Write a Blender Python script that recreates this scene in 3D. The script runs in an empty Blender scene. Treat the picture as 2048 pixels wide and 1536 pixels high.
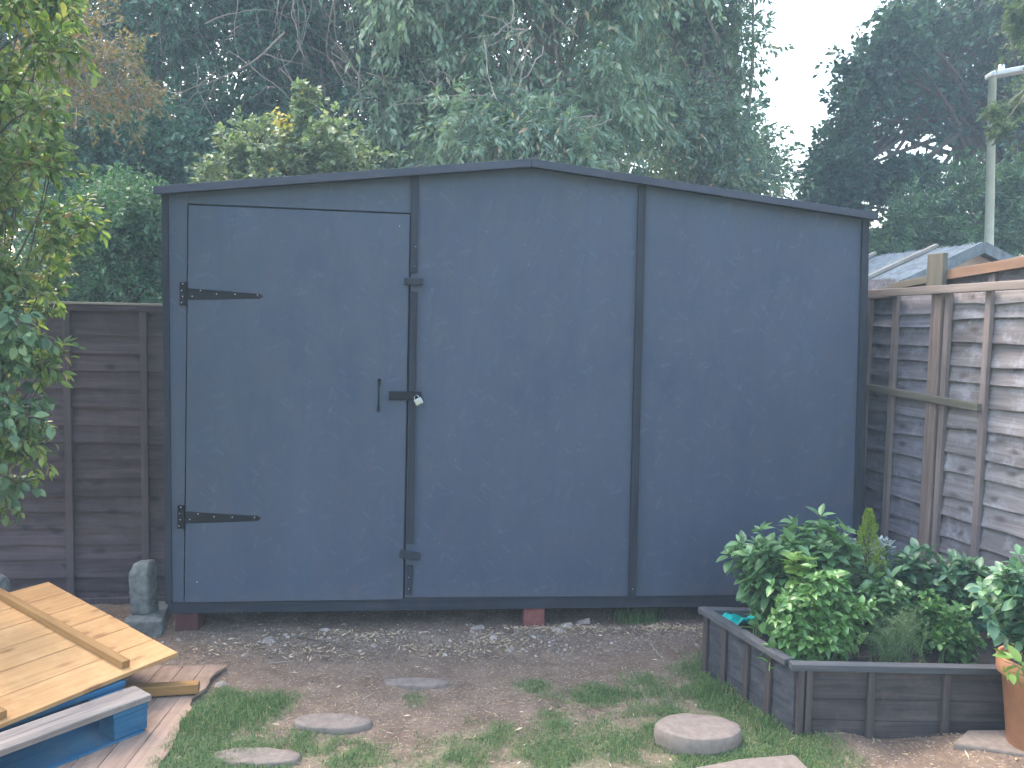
import bpy, math
import numpy as np
from mathutils import Vector, Matrix

scene = bpy.context.scene
COL = scene.collection
R = math.radians

# ------------------------------------------------------------------ camera
F = 1600.0
CAM_H = 1.65
PITCH = math.atan(110 / F)
ROLL = 0.020
CM = Matrix.Rotation(math.pi / 2 - PITCH, 3, 'X') @ Matrix.Rotation(ROLL, 3, 'Z')
cam = bpy.data.cameras.new('camera'); camo = bpy.data.objects.new('camera', cam)
COL.objects.link(camo)
camo.matrix_world = Matrix.Translation((0, 0, CAM_H)) @ CM.to_4x4()
cam.sensor_width = 36; cam.lens = 36 * F / 2048; cam.clip_end = 3000; cam.clip_start = 0.05
scene.camera = camo
# ------------------------------------------------------------------ sky + sun
SUN_EL, SUN_AZ = 52.0, -45.0            # azimuth measured from +Y (straight ahead) towards +X
w = bpy.data.worlds.new('World'); scene.world = w; w.use_nodes = True
nt = w.node_tree; bg = nt.nodes['Background']
sky = nt.nodes.new('ShaderNodeTexSky'); sky.sky_type = 'NISHITA'; sky.sun_disc = False
sky.sun_elevation = R(SUN_EL); sky.sun_rotation = R(SUN_AZ)
sky.air_density = 1.6; sky.dust_density = 5.0; sky.ozone_density = 1.0
nt.links.new(sky.outputs[0], bg.inputs[0]); bg.inputs[1].default_value = 0.15
sl = bpy.data.lights.new('sun', 'SUN'); slo = bpy.data.objects.new('sun', sl); COL.objects.link(slo)
sl.energy = 0.8; sl.angle = R(30); sl.color = (1.0, 0.94, 0.86)
sd = Vector((math.sin(R(SUN_AZ)) * math.cos(R(SUN_EL)), math.cos(R(SUN_AZ)) * math.cos(R(SUN_EL)), math.sin(R(SUN_EL))))
slo.rotation_euler = sd.to_track_quat('Z', 'Y').to_euler()
scene.view_settings.view_transform = 'Standard'; scene.view_settings.look = 'None'
scene.view_settings.exposure = 2.5; scene.view_settings.gamma = 1.0
scene.render.engine = 'CYCLES'

# ------------------------------------------------------------------ measuring helpers (photo pixels -> real points)
CMn = np.array(CM)
def ray(px, py):
    px = np.asarray(px, float); py = np.asarray(py, float)
    d = np.stack([(px - 1024) / F, -(py - 768) / F, -np.ones_like(px)], -1)
    return d @ CMn.T
O = np.array([0, 0, CAM_H])
def AT(px, py, Y):
    d = ray(px, py); return O + d * (np.asarray(Y, float) / d[..., 1])[..., None]
def G(px, py, z=0.0):
    d = ray(px, py); return O + d * ((z - CAM_H) / d[..., 2])[..., None]
def PLN(px, py, p0, n):
    d = ray(px, py); n = np.asarray(n, float)
    return O + d * (((np.asarray(p0) - O) @ n) / (d @ n))[..., None]

# ------------------------------------------------------------------ object helpers
def tag(o, label=None, cat=None, group=None, kind=None):
    if label: o['label'] = label
    if cat: o['category'] = cat
    if group: o['group'] = group
    if kind: o['kind'] = kind
    return o
def thing(name, label, cat, loc=(0, 0, 0), rz=0.0, group=None):
    o = bpy.data.objects.new(name, None); COL.objects.link(o)
    o.location = loc; o.rotation_euler = (0, 0, rz); o.empty_display_size = 0.1
    return tag(o, label, cat, group)
def link(name, me, mat=None, parent=None):
    o = bpy.data.objects.new(name, me); COL.objects.link(o)
    if mat: me.materials.append(mat)
    if parent: o.parent = parent
    return o
def fast(name, verts, faces, smooth=False):
    """faces: list of (n,k) int arrays"""
    me = bpy.data.meshes.new(name)
    verts = np.asarray(verts, np.float32).reshape(-1, 3)
    faces = [np.asarray(f, np.int32) for f in faces if len(f)]
    me.vertices.add(len(verts)); me.vertices.foreach_set('co', verts.ravel())
    li = np.concatenate([f.ravel() for f in faces])
    tot = np.concatenate([np.full(len(f), f.shape[1], np.int32) for f in faces])
    st = np.concatenate([[0], np.cumsum(tot)[:-1]]).astype(np.int32)
    me.loops.add(len(li)); me.loops.foreach_set('vertex_index', li)
    me.polygons.add(len(tot)); me.polygons.foreach_set('loop_start', st)
    try: me.polygons.foreach_set('loop_total', tot)
    except Exception: pass
    me.update(calc_edges=True); me.validate()
    me.polygons.foreach_set('use_smooth', np.full(len(tot), bool(smooth)))
    return me
class MB:
    def __init__(s): s.v = []; s.f = {}; s.n = 0
    def add(s, verts, faces):
        verts = np.asarray(verts, float).reshape(-1, 3)
        for f in faces: s.f.setdefault(len(f), []).append([i + s.n for i in f])
        s.v.append(verts); s.n += len(verts); return s
    def addnp(s, verts, faces):
        verts = np.asarray(verts, float).reshape(-1, 3)
        for f in faces:
            f = np.asarray(f)
            if len(f): s.f.setdefault(f.shape[1], []).extend((f + s.n).tolist())
        s.v.append(verts); s.n += len(verts); return s
    def box(s, x0, x1, y0, y1, z0, z1):
        v = [(x, y, z) for z in (z0, z1) for y in (y0, y1) for x in (x0, x1)]
        return s.add(v, [(0, 2, 3, 1), (4, 5, 7, 6), (0, 1, 5, 4), (2, 6, 7, 3), (0, 4, 6, 2), (1, 3, 7, 5)])
    def prism(s, pts, y0, y1):
        """polygon in (x,z), extruded from y0 (front) to y1 (back); pts counter-clockwise seen from -y"""
        n = len(pts)
        v = [(x, y0, z) for x, z in pts] + [(x, y1, z) for x, z in pts]
        f = [tuple(range(n)), tuple(range(2 * n - 1, n - 1, -1))]
        f += [(i, i + n, (i + 1) % n + n, (i + 1) % n) for i in range(n)]
        return s.add(v, f)
    def hprism(s, pts, z0, z1):
        n = len(pts)
        v = [(x, y, z0) for x, y in pts] + [(x, y, z1) for x, y in pts]
        f = [tuple(range(n - 1, -1, -1)), tuple(range(n, 2 * n))]
        f += [(i, (i + 1) % n, (i + 1) % n + n, i + n) for i in range(n)]
        return s.add(v, f)
    def bar(s, a, b, w, h, up=(0, 0, 1)):
        a = Vector(a); b = Vector(b); d = (b - a).normalized(); upv = Vector(up)
        sx = d.cross(upv).normalized(); u = sx.cross(d).normalized()
        v = []
        for p in (a, b):
            for i, j in ((-1, -1), (1, -1), (1, 1), (-1, 1)):
                v.append(p + sx * (w / 2 * i) + u * (h / 2 * j))
        return s.add([tuple(q) for q in v], [(3, 2, 1, 0), (4, 5, 6, 7), (0, 1, 5, 4), (1, 2, 6, 5), (2, 3, 7, 6), (3, 0, 4, 7)])
    def build(s, name, mat, parent=None, smooth=False, bevel=0.0):
        me = fast(name, np.concatenate(s.v), [np.array(x) for x in s.f.values()], smooth)
        o = link(name, me, mat, parent)
        if bevel:
            m = o.modifiers.new('bevel', 'BEVEL'); m.width = bevel; m.segments = 2; m.limit_method = 'ANGLE'
        return o
def tubes(paths, radii, sides=5):
    """paths (m,k,3), radii (m,k) -> verts, [quads]"""
    P = np.asarray(paths, float); m, k, _ = P.shape; Rr = np.asarray(radii, float)
    T = np.gradient(P, axis=1); T /= np.linalg.norm(T, axis=2, keepdims=True) + 1e-9
    ref = np.where(np.abs(T[..., 2:3]) > .9, np.array([1., 0, 0]), np.array([0, 0, 1.]))
    A = np.cross(T, ref); A /= np.linalg.norm(A, axis=2, keepdims=True) + 1e-9
    B = np.cross(T, A)
    an = np.arange(sides) * 2 * math.pi / sides
    V = P[:, :, None] + Rr[:, :, None, None] * (A[:, :, None] * np.cos(an)[:, None] + B[:, :, None] * np.sin(an)[:, None])
    idx = np.arange(m * k * sides).reshape(m, k, sides)
    a = idx[:, :-1]; b = idx[:, 1:]
    q = np.stack([a, b, np.roll(b, -1, 2), np.roll(a, -1, 2)], -1).reshape(-1, 4)
    caps = [idx[:, -1, :].reshape(-1, sides), idx[:, 0, ::-1].reshape(-1, sides)]
    return V.reshape(-1, 3), [q] + caps
def lathe(prof, seg=32):
    """prof list of (r,z)"""
    an = np.arange(seg) * 2 * math.pi / seg
    V = np.array([[(r * math.cos(a), r * math.sin(a), z) for a in an] for r, z in prof])
    k = len(prof); idx = np.arange(k * seg).reshape(k, seg)
    a = idx[:-1]; b = idx[1:]
    q = np.stack([a, np.roll(a, -1, 1), np.roll(b, -1, 1), b], -1).reshape(-1, 4)
    return V.reshape(-1, 3), [q]
def rnoise(x, y, seed=0, octs=4, base=1.0):
    """cheap smooth value noise for arrays"""
    x = np.asarray(x, float); y = np.asarray(y, float); out = 0; amp = 1; tot = 0; fr = base
    for o_ in range(octs):
        xi = np.floor(x * fr); yi = np.floor(y * fr); xf = x * fr - xi; yf = y * fr - yi
        def h(a, b):
            v = np.sin(a * 127.1 + b * 311.7 + seed * 17.3 + o_ * 7.7) * 43758.5453
            return v - np.floor(v)
        u = xf * xf * (3 - 2 * xf); v = yf * yf * (3 - 2 * yf)
        n = (h(xi, yi) * (1 - u) + h(xi + 1, yi) * u) * (1 - v) + (h(xi, yi + 1) * (1 - u) + h(xi + 1, yi + 1) * u) * v
        out = out + amp * n; tot += amp; amp *= .5; fr *= 2
    return out / tot

# ------------------------------------------------------------------ materials
def newmat(name):
    m = bpy.data.materials.new(name); m.use_nodes = True
    return m, m.node_tree, m.node_tree.nodes['Principled BSDF']
def N(nt, typ, **kw):
    n = nt.nodes.new(typ)
    for k, v in kw.items():
        if isinstance(k, str) and hasattr(n, k): setattr(n, k, v)
    return n
def ramp(nt, fac, stops):
    r = nt.nodes.new('ShaderNodeValToRGB'); e = r.color_ramp.elements
    while len(e) < len(stops): e.new(0.5)
    for i, (p, c) in enumerate(stops):
        e[i].position = p; e[i].color = (*c, 1) if len(c) == 3 else c
    nt.links.new(fac, r.inputs[0]); return r.outputs[0]
def coords(nt, scale=(1, 1, 1), rot=(0, 0, 0)):
    tc = nt.nodes.new('ShaderNodeTexCoord'); mp = nt.nodes.new('ShaderNodeMapping')
    mp.inputs['Scale'].default_value = scale; mp.inputs['Rotation'].default_value = rot
    nt.links.new(tc.outputs['Object'], mp.inputs[0]); return mp.outputs[0]
def noise(nt, vec, scale, detail=4, rough=.6, dist=0.0):
    n = nt.nodes.new('ShaderNodeTexNoise'); n.inputs['Scale'].default_value = scale
    n.inputs['Detail'].default_value = detail; n.inputs['Roughness'].default_value = rough
    n.inputs['Distortion'].default_value = dist
    nt.links.new(vec, n.inputs['Vector']); return n.outputs['Fac']
def mix(nt, fac, a, b, mode='MIX'):
    m = nt.nodes.new('ShaderNodeMix'); m.data_type = 'RGBA'; m.blend_type = mode
    if isinstance(fac, (int, float)): m.inputs[0].default_value = fac
    else: nt.links.new(fac, m.inputs[0])
    for s, i in ((a, 6), (b, 7)):
        if isinstance(s, tuple): m.inputs[i].default_value = (*s, 1)
        else: nt.links.new(s, m.inputs[i])
    return m.outputs[2]
def mathn(nt, op, a, b=0.0, clamp=False):
    m = nt.nodes.new('ShaderNodeMath'); m.operation = op; m.use_clamp = clamp
    for s, i in ((a, 0), (b, 1)):
        if isinstance(s, (int, float)): m.inputs[i].default_value = s
        else: nt.links.new(s, m.inputs[i])
    return m.outputs[0]
def bump(nt, bsdf, h, strength=.3, dist=.01):
    b = nt.nodes.new('ShaderNodeBump'); b.inputs['Strength'].default_value = strength
    b.inputs['Distance'].default_value = dist
    nt.links.new(h, b.inputs['Height']); nt.links.new(b.outputs[0], bsdf.inputs['Normal'])
def wood(name, c1, c2, axis='x', grain=30, knots=None, rough=.8, bs=.35, spot=None, spotamt=.5, island=.25, flat=None):
    m, nt, b = newmat(name)
    st = {'x': (.06, 1, 1), 'y': (1, .06, 1), 'z': (1, 1, .06)}[axis]
    v = coords(nt, st)
    g = noise(nt, v, grain, 5, .65, .6)
    big = noise(nt, coords(nt), 3.0, 3, .5)
    c = ramp(nt, g, [(.32, c1), (.68, c2)])
    geo = nt.nodes.new('ShaderNodeNewGeometry')
    isl = mathn(nt, 'MULTIPLY_ADD', geo.outputs['Random Per Island'], island); 
    nt.nodes[-1].inputs[2].default_value = 1 - island / 2
    bigv = mathn(nt, 'MULTIPLY_ADD', big, .5); nt.nodes[-1].inputs[2].default_value = .75
    vv = mathn(nt, 'MULTIPLY', isl, bigv)
    hsv = nt.nodes.new('ShaderNodeHueSaturation'); nt.links.new(c, hsv.inputs['Color']); nt.links.new(vv, hsv.inputs['Value'])
    c = hsv.outputs[0]
    if knots:
        vo = nt.nodes.new('ShaderNodeTexVoronoi'); vo.inputs['Scale'].default_value = 9
        st2 = {'x': (.45, 1, 1), 'y': (1, .45, 1), 'z': (1, 1, .45)}[axis]
        if flat is not None: vo.voronoi_dimensions = '2D'
        nt.links.new(coords(nt, st2, (math.pi / 2 if flat == 1 else 0, 0, 0)), vo.inputs['Vector'])
        spk = nt.nodes.new('ShaderNodeSeparateColor'); nt.links.new(vo.outputs['Color'], spk.inputs[0])
        ksel = ramp(nt, spk.outputs[0], [(.45, (0, 0, 0)), (.5, (1, 1, 1))])
        k = ramp(nt, vo.outputs['Distance'], [(.06, (1, 1, 1)), (.19, (0, 0, 0))])
        c = mix(nt, mathn(nt, 'MULTIPLY', mathn(nt, 'MULTIPLY', k, ksel), .75), c, knots)
    if spot:
        s = ramp(nt, noise(nt, coords(nt), 9, 6, .7), [(.5, (0, 0, 0)), (.7, (1, 1, 1))])
        c = mix(nt, mathn(nt, 'MULTIPLY', s, spotamt), c, spot)
    nt.links.new(c, b.inputs['Base Color']); b.inputs['Roughness'].default_value = rough
    b.inputs['Specular IOR Level'].default_value = .25
    bump(nt, b, g, bs, .004)
    return m
def plain(name, c, rough=.6, metal=0, var=.15, sc=20, bs=.1):
    m, nt, b = newmat(name)
    n = noise(nt, coords(nt), sc, 5, .6)
    lo = tuple(x * (1 - var) for x in c); hi = tuple(min(1, x * (1 + var)) for x in c)
    nt.links.new(ramp(nt, n, [(.3, lo), (.7, hi)]), b.inputs['Base Color'])
    b.inputs['Roughness'].default_value = rough; b.inputs['Metallic'].default_value = metal
    if bs: bump(nt, b, n, bs, .004)
    return m
def leafmat(name, stops, rough=.5, trans=.35, patch=None, patchscale=.6, spec=.35):
    """random colour per leaf + broad patches of another leaf colour"""
    m, nt, b = newmat(name)
    geo = nt.nodes.new('ShaderNodeNewGeometry')
    c = ramp(nt, geo.outputs['Random Per Island'], stops)
    if patch:
        s = ramp(nt, noise(nt, coords(nt), patchscale, 4, .6), [(.46, (0, 0, 0)), (.62, (1, 1, 1))])
        c = mix(nt, mathn(nt, 'MULTIPLY', s, .75), c, patch)
    nt.links.new(c, b.inputs['Base Color']); b.inputs['Roughness'].default_value = rough
    b.inputs['Specular IOR Level'].default_value = spec
    tr = nt.nodes.new('ShaderNodeBsdfTranslucent')
    nt.links.new(mix(nt, 1.0, c, (1.0, 1.15, .6), 'MULTIPLY'), tr.inputs[0])
    ms = nt.nodes.new('ShaderNodeMixShader'); ms.inputs[0].default_value = trans
    nt.links.new(b.outputs[0], ms.inputs[1]); nt.links.new(tr.outputs[0], ms.inputs[2])
    nt.links.new(ms.outputs[0], nt.nodes['Material Output'].inputs['Surface'])
    return m

def osb_paint():
    m, nt, b = newmat('slate_blue_painted_board')
    base = (0.056, 0.072, 0.112)
    cols = None
    v0 = coords(nt)
    # overlapping strands: stretched cells in several directions
    acc = None
    for i, (rot, st) in enumerate(((0.3, (9, 9, 34)), (1.25, (9, 9, 38)), (-.7, (10, 10, 40)))):
        m1 = coords(nt, (1, 1, 1), (0, rot, 0)); m2 = nt.nodes.new('ShaderNodeMapping'); m2.inputs['Scale'].default_value = st
        nt.links.new(m1, m2.inputs[0]); mp = m2.outputs[0]
        vo = nt.nodes.new('ShaderNodeTexVoronoi'); vo.inputs['Scale'].default_value = 1.0; vo.inputs['Randomness'].default_value = 1
        nt.links.new(mp, vo.inputs['Vector'])
        sp = nt.nodes.new('ShaderNodeSeparateColor'); nt.links.new(vo.outputs['Color'], sp.inputs[0])
        k = ramp(nt, sp.outputs[0], [(.80, (0, 0, 0)), (.95, (1, 1, 1))])
        edge = ramp(nt, vo.outputs['Distance'], [(.25, (1, 1, 1)), (.5, (0, 0, 0))])
        k = mathn(nt, 'MULTIPLY', k, edge)
        acc = k if acc is None else mathn(nt, 'ADD', acc, k)
    big = noise(nt, coords(nt, (1, 1, .5)), 2.2, 5, .6)
    c = ramp(nt, big, [(.28, (0.042, 0.060, 0.103)), (.5, base), (.72, (0.062, 0.084, 0.131))])
    hue = noise(nt, coords(nt, (1, 1, .7)), 7.5, 5, .6)
    c = mix(nt, ramp(nt, hue, [(.42, (0, 0, 0)), (.66, (.7, .7, .7))]), c, (.070, .076, .109))
    st = noise(nt, coords(nt, (1, 1, .12)), 22, 4, .6)     # vertical brush marks
    c = mix(nt, mathn(nt, 'MULTIPLY', ramp(nt, st, [(.5, (0, 0, 0)), (.75, (1, 1, 1))]), .35), c, (0.039, 0.059, 0.101))
    brk = noise(nt, coords(nt), 60, 3, .6)
    acc = mathn(nt, 'MULTIPLY', acc, ramp(nt, brk, [(.35, (0, 0, 0)), (.6, (1, 1, 1))]))
    c = mix(nt, mathn(nt, 'MULTIPLY', acc, .27), c, (0.098, 0.131, 0.188))
    sepz = nt.nodes.new('ShaderNodeSeparateXYZ'); nt.links.new(v0, sepz.inputs[0])
    mud = mathn(nt, 'MULTIPLY', ramp(nt, mathn(nt, 'ADD', sepz.outputs[2], mathn(nt, 'MULTIPLY', noise(nt, v0, 14, 5, .7), .3)), [(.22, (1, 1, 1)), (.42, (0, 0, 0))]), .35)
    c = mix(nt, mud, c, (.13, .115, .11))
    # small worn specks
    vs = nt.nodes.new('ShaderNodeTexVoronoi'); vs.inputs['Scale'].default_value = 16; nt.links.new(v0, vs.inputs['Vector'])
    sp = nt.nodes.new('ShaderNodeSeparateColor'); nt.links.new(vs.outputs['Color'], sp.inputs[0])
    k = mathn(nt, 'MULTIPLY', ramp(nt, sp.outputs[1], [(.90, (0, 0, 0)), (.93, (1, 1, 1))]), ramp(nt, vs.outputs['Distance'], [(.05, (1, 1, 1)), (.1, (0, 0, 0))]))
    c = mix(nt, mathn(nt, 'MULTIPLY', k, .4), c, (.17, .18, .2))
    nt.links.new(c, b.inputs['Base Color'])
    b.inputs['Roughness'].default_value = .62; b.inputs['Specular IOR Level'].default_value = .3
    h = mathn(nt, 'ADD', mathn(nt, 'MULTIPLY', acc, .6), noise(nt, v0, 45, 4, .6))
    bump(nt, b, h, .35, .003)
    return m

M = {}
M['osb'] = osb_paint()
M['trim'] = wood('dark_painted_trim', (.016, .020, .030), (.032, .036, .050), 'z', 26, bs=.3, island=.1)
M['trimx'] = wood('dark_painted_beam', (.018, .022, .034), (.036, .04, .055), 'x', 26, bs=.35, spot=(.075, .055, .05), spotamt=.3)
M['fascia'] = wood('dark_grey_fascia', (.048, .055, .08), (.07, .075, .105), 'x', 24, bs=.3, spot=(.10, .085, .10), spotamt=.35)
M['felt'] = plain('roof_felt', (.045, .05, .06), .9, var=.3, sc=60, bs=.5)
M['blackmetal'] = plain('black_ironwork', (.005, .006, .010), .5, 0, .2, 30, .05)
M['blackmetal'].node_tree.nodes['Principled BSDF'].inputs['Specular IOR Level'].default_value = .2
M['screw'] = plain('bright_screw', (.55, .55, .55), .3, .9, .1, 30, 0)
M['steel'] = plain('steel_padlock', (.42, .44, .47), .35, .9, .1, 30, 0)
M['oldbrick'] = wood('red_brown_block', (.085, .032, .03), (.13, .05, .045), 'z', 18, bs=.4)
M['redbrick'] = plain('red_brick', (.20, .065, .06), .9, 0, .25, 30, .5)
M['fenceL'] = wood('brown_grey_fence_board', (0.056, 0.038, 0.045), (0.109, 0.078, 0.088), 'x', 34, knots=(0.025, 0.017, 0.020), spot=(0.153, 0.122, 0.134), spotamt=.25, island=.5, flat=1)
M['fenceLz'] = wood('brown_grey_fence_batten', (0.073, 0.054, 0.061), (0.121, 0.089, 0.098), 'z', 34)
M['capL'] = wood('pale_fence_cap', (.26, .23, .20), (.36, .33, .29), 'x', 30)
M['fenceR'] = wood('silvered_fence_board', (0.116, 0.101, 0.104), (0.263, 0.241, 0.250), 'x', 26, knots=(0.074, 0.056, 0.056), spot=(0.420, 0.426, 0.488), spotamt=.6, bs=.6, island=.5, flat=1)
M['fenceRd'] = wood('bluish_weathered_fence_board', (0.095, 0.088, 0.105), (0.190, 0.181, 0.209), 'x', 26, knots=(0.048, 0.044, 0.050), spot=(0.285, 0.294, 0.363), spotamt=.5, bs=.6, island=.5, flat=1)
M['fenceRz'] = wood('weathered_fence_batten', (.16, .125, .12), (.27, .22, .21), 'z', 34)
M['postR'] = wood('pinkish_fence_post', (.17, .12, .105), (.28, .215, .19), 'z', 40, bs=.6)
M['railR'] = wood('weathered_fence_rail', (.17, .135, .12), (.28, .23, .21), 'x', 30)
M['railO'] = wood('orange_brown_fence_rail', (.20, .115, .075), (.30, .19, .13), 'x', 30)
M['mossy'] = wood('mossy_green_timber', (.11, .10, .075), (.18, .16, .13), 'x', 30)
M['mossyz'] = wood('mossy_green_post', (.09, .085, .065), (.16, .145, .115), 'z', 30)
M['pine'] = wood('varnished_pine', (0.405, 0.212, 0.084), (0.546, 0.315, 0.136), 'x', 26, flat=2, knots=(0.211, 0.085, 0.028), rough=.5, bs=.12, spot=(0.634, 0.408, 0.200), spotamt=.4, island=.22)
M['pinebar'] = wood('honey_pine_batten', (.26, .135, .045), (.38, .21, .075), 'x', 40, rough=.6)
M['oldply'] = wood('old_pinkish_boards', (.22, .145, .105), (.36, .25, .19), 'x', 30, spot=(.12, .07, .05), spotamt=.5, knots=(.10, .05, .04))
M['greyplank'] = wood('grey_worn_plank', (.15, .125, .11), (.33, .28, .25), 'x', 30, spot=(.10, .085, .08), spotamt=.6, bs=.7)
M['bluepaint'] = wood('blue_painted_pallet', (.012, .085, .17), (.03, .14, .26), 'x', 30, spot=(.10, .15, .19), spotamt=.5, rough=.55)
M['planter'] = wood('dark_stained_planter_board', (0.028, 0.026, 0.030), (0.087, 0.070, 0.069), 'x', 30, spot=(0.168, 0.125, 0.115), spotamt=.35, bs=.6)
M['planterz'] = wood('dark_stained_planter_batten', (0.041, 0.035, 0.038), (0.097, 0.074, 0.071), 'z', 30, bs=.6)
M['plantertop'] = wood('dark_stained_planter_cap', (.055, .06, .072), (.11, .108, .115), 'x', 30, bs=.6)
M['concrete'] = plain('weathered_concrete', (.15, .155, .15), .92, 0, .45, 22, .7)
M['slab'] = plain('pinkish_stone_slab', (0.215, 0.171, 0.144), .9, 0, .18, 35, .5)
M['slabd'] = plain('dusty_stone_slab', (0.195, 0.155, 0.130), .95, 0, .25, 35, .5)
M['terracotta'] = plain('terracotta', (.42, .20, .11), .75, 0, .18, 12, .15)
M['teal'] = plain('teal_plastic', (.0, .45, .42), .4, 0, .3, 25, .3)
M['compost'] = plain('dark_compost', (.045, .034, .03), .95, 0, .5, 60, 1)
M['bark'] = plain('brown_bark', (.10, .08, .07), .95, 0, .4, 25, .6)
M['barkg'] = plain('grey_twigs', (.24, .20, .18), .95, 0, .3, 12, .2)
M['twigpale'] = plain('pale_brown_twigs', (.30, .24, .21), .95, 0, .3, 12, .2)
M['stem'] = plain('green_stem', (.12, .20, .06), .6, 0, .2, 30, 0)
M['stone'] = plain('rubble_stone', (.30, .25, .22), .95, 0, .35, 30, .5)
M['straw'] = leafmat('dry_straw', [(0, (.28, .20, .12)), (.5, (.42, .32, .19)), (1, (.58, .46, .30))], .8, .1)
M['chip'] = leafmat('pale_wood_chips', [(0, (.22, .15, .10)), (.6, (.45, .33, .22)), (1, (.68, .55, .38))], .8, .02)
M['lamp'] = plain('pale_green_lamp_post', (.50, .56, .50), .5, .2, .08, 10, .05)
M['lamphead'] = plain('pale_grey_lamp_head', (.6, .62, .66), .4, 0, .05, 10, 0)
M['sheet'] = plain('blue_grey_corrugated_roof', (.13, .155, .175), .85, 0, .35, 14, .3)
M['garagewall'] = plain('pink_rendered_gable', (.50, .42, .40), .9, 0, .1, 10, .2)

def grd_mat():
    m, nt, b = newmat('garden_soil')
    at = nt.nodes.new('ShaderNodeAttribute'); at.attribute_name = 'green'
    v = coords(nt)
    n1 = noise(nt, v, 6, 8, .7); n2 = noise(nt, v, 55, 6, .75); n3 = noise(nt, v, 1.8, 4, .6)
    soil = ramp(nt, n1, [(.3, (.145, .098, .072)), (.55, (.235, .168, .125)), (.78, (.34, .258, .195))])
    soil = mix(nt, mathn(nt, 'MULTIPLY', ramp(nt, n2, [(.35, (1, 1, 1)), (.55, (0, 0, 0))]), .45), soil, (.07, .05, .045))
    vo = nt.nodes.new('ShaderNodeTexVoronoi'); vo.inputs['Scale'].default_value = 75; nt.links.new(v, vo.inputs['Vector'])
    sp = nt.nodes.new('ShaderNodeSeparateColor'); nt.links.new(vo.outputs['Color'], sp.inputs[0])
    k = mathn(nt, 'MULTIPLY', ramp(nt, sp.outputs[0], [(.8, (0, 0, 0)), (.84, (1, 1, 1))]), ramp(nt, vo.outputs['Distance'], [(.3, (1, 1, 1)), (.4, (0, 0, 0))]))
    soil = mix(nt, mathn(nt, 'MULTIPLY', k, .7), soil, (.42, .36, .31))
    dry = ramp(nt, n2, [(.3, (.15, .13, .08)), (.7, (.33, .28, .19))])
    grn = ramp(nt, n2, [(.3, (.05, .085, .03)), (.7, (.13, .19, .075))])
    g1 = mathn(nt, 'ADD', at.outputs['Fac'], mathn(nt, 'MULTIPLY', mathn(nt, 'SUBTRACT', n1, .5), .9))
    c = mix(nt, ramp(nt, g1, [(.18, (0, 0, 0)), (.42, (.7, .7, .7))]), soil, dry)
    c = mix(nt, ramp(nt, g1, [(.42, (0, 0, 0)), (.75, (.9, .9, .9))]), c, grn)
    nt.links.new(c, b.inputs['Base Color']); b.inputs['Roughness'].default_value = .95
    b.inputs['Specular IOR Level'].default_value = .15
    h = mathn(nt, 'ADD', mathn(nt, 'MULTIPLY', n2, .5), mathn(nt, 'ADD', n1, mathn(nt, 'MULTIPLY', k, .4)))
    bump(nt, b, h, .9, .02)
    return m
M['ground'] = grd_mat()

# ------------------------------------------------------------------ ground
GB = [  # grass patches: pixel centre on the ground, world radius, strength
    (1500, 1400, .30, 1.0), (1430, 1345, .22, .8), (1460, 1500, .35, 1.0), (1340, 1450, .24, .8), (1240, 1480, .22, .7), (1290, 1380, .16, .65),
    (1200, 1395, .14, .75), (1120, 1445, .12, .55), (1120, 1515, .20, .7), (980, 1470, .14, .55), (1060, 1375, .10, .45),
    (400, 1450, .24, 1.1), (450, 1520, .25, .8), (340, 1530, .25, 1.2), (520, 1415, .14, .9), (590, 1395, .08, .4), (620, 1480, .15, .6), (720, 1520, .2, .5),
    (840, 1400, .08, .4), (900, 1520, .2, .5), (1275, 1232, .10, .95), (1600, 1510, .18, .9), (1690, 1530, .10, .55), (1560, 1455, .10, .9), (450, 1395, .10, .7)]
GBw = [(G(a, b)[0], G(a, b)[1], r, s) for a, b, r, s in GB]
def green(x, y):
    g = np.zeros_like(x)
    for bx, by, r, s in GBw:
        g = np.maximum(g, s * np.exp(-(((x - bx) ** 2 + (y - by) ** 2) / (r * r))))
    far = np.clip((2.75 - y) / .4, 0, 1) * .7
    g = np.maximum(g, far)
    g = g + (rnoise(x, y, 3, 3, 5) - .5) * .5 * (g > .05)
    return np.clip(g, 0, 1.1)
MOUND = G(2050, 1500)
def gh(x, y):
    h = (rnoise(x, y, 1, 4, 1.6) - .5) * .035 + (rnoise(x, y, 2, 3, 14) - .5) * .014
    h = h * np.clip((8 - y) / 4, 0, 1)
    # soil bank beside the planter and the pot
    d = np.clip((x - 1.5) / .35, 0, 1); e = np.clip((3.22 - y) / .12, 0, 1) * np.clip((y - 2.3) / .4, 0, 1)
    h = h + .075 * (d * d * (3 - 2 * d)) * e
    d2 = np.exp(-((x - 1.36) ** 2 / .02 + (y - 3.12) ** 2 / .012)); h = h + .03 * d2
    # spoil along the shed front
    band = np.exp(-((y - (4.18 + .10 * x)) ** 2) / .014) * np.exp(-((x - .2) / 1.7) ** 2)
    h = h + band * (.012 + .03 * rnoise(x, y, 8, 2, 7))
    return h
def axis(lo, hi, fine, far, nfar):
    a = np.arange(lo, hi + 1e-6, fine)
    e = np.geomspace(fine * 2, far, nfar)
    return np.concatenate([(lo - e)[::-1], a, hi + e])
gx = axis(-3.2, 3.2, .022, 400, 26); gy = axis(2.2, 5.4, .022, 400, 26)
X, Y = np.meshgrid(gx, gy); Z = gh(X, Y)
Z = np.where((np.abs(X) < 6) & (Y < 8) & (Y > -2), Z, 0)
idx = np.arange(X.size).reshape(X.shape)
q = np.stack([idx[:-1, :-1], idx[:-1, 1:], idx[1:, 1:], idx[1:, :-1]], -1).reshape(-1, 4)
me = fast('ground', np.stack([X, Y, Z], -1), [q], True)
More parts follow.
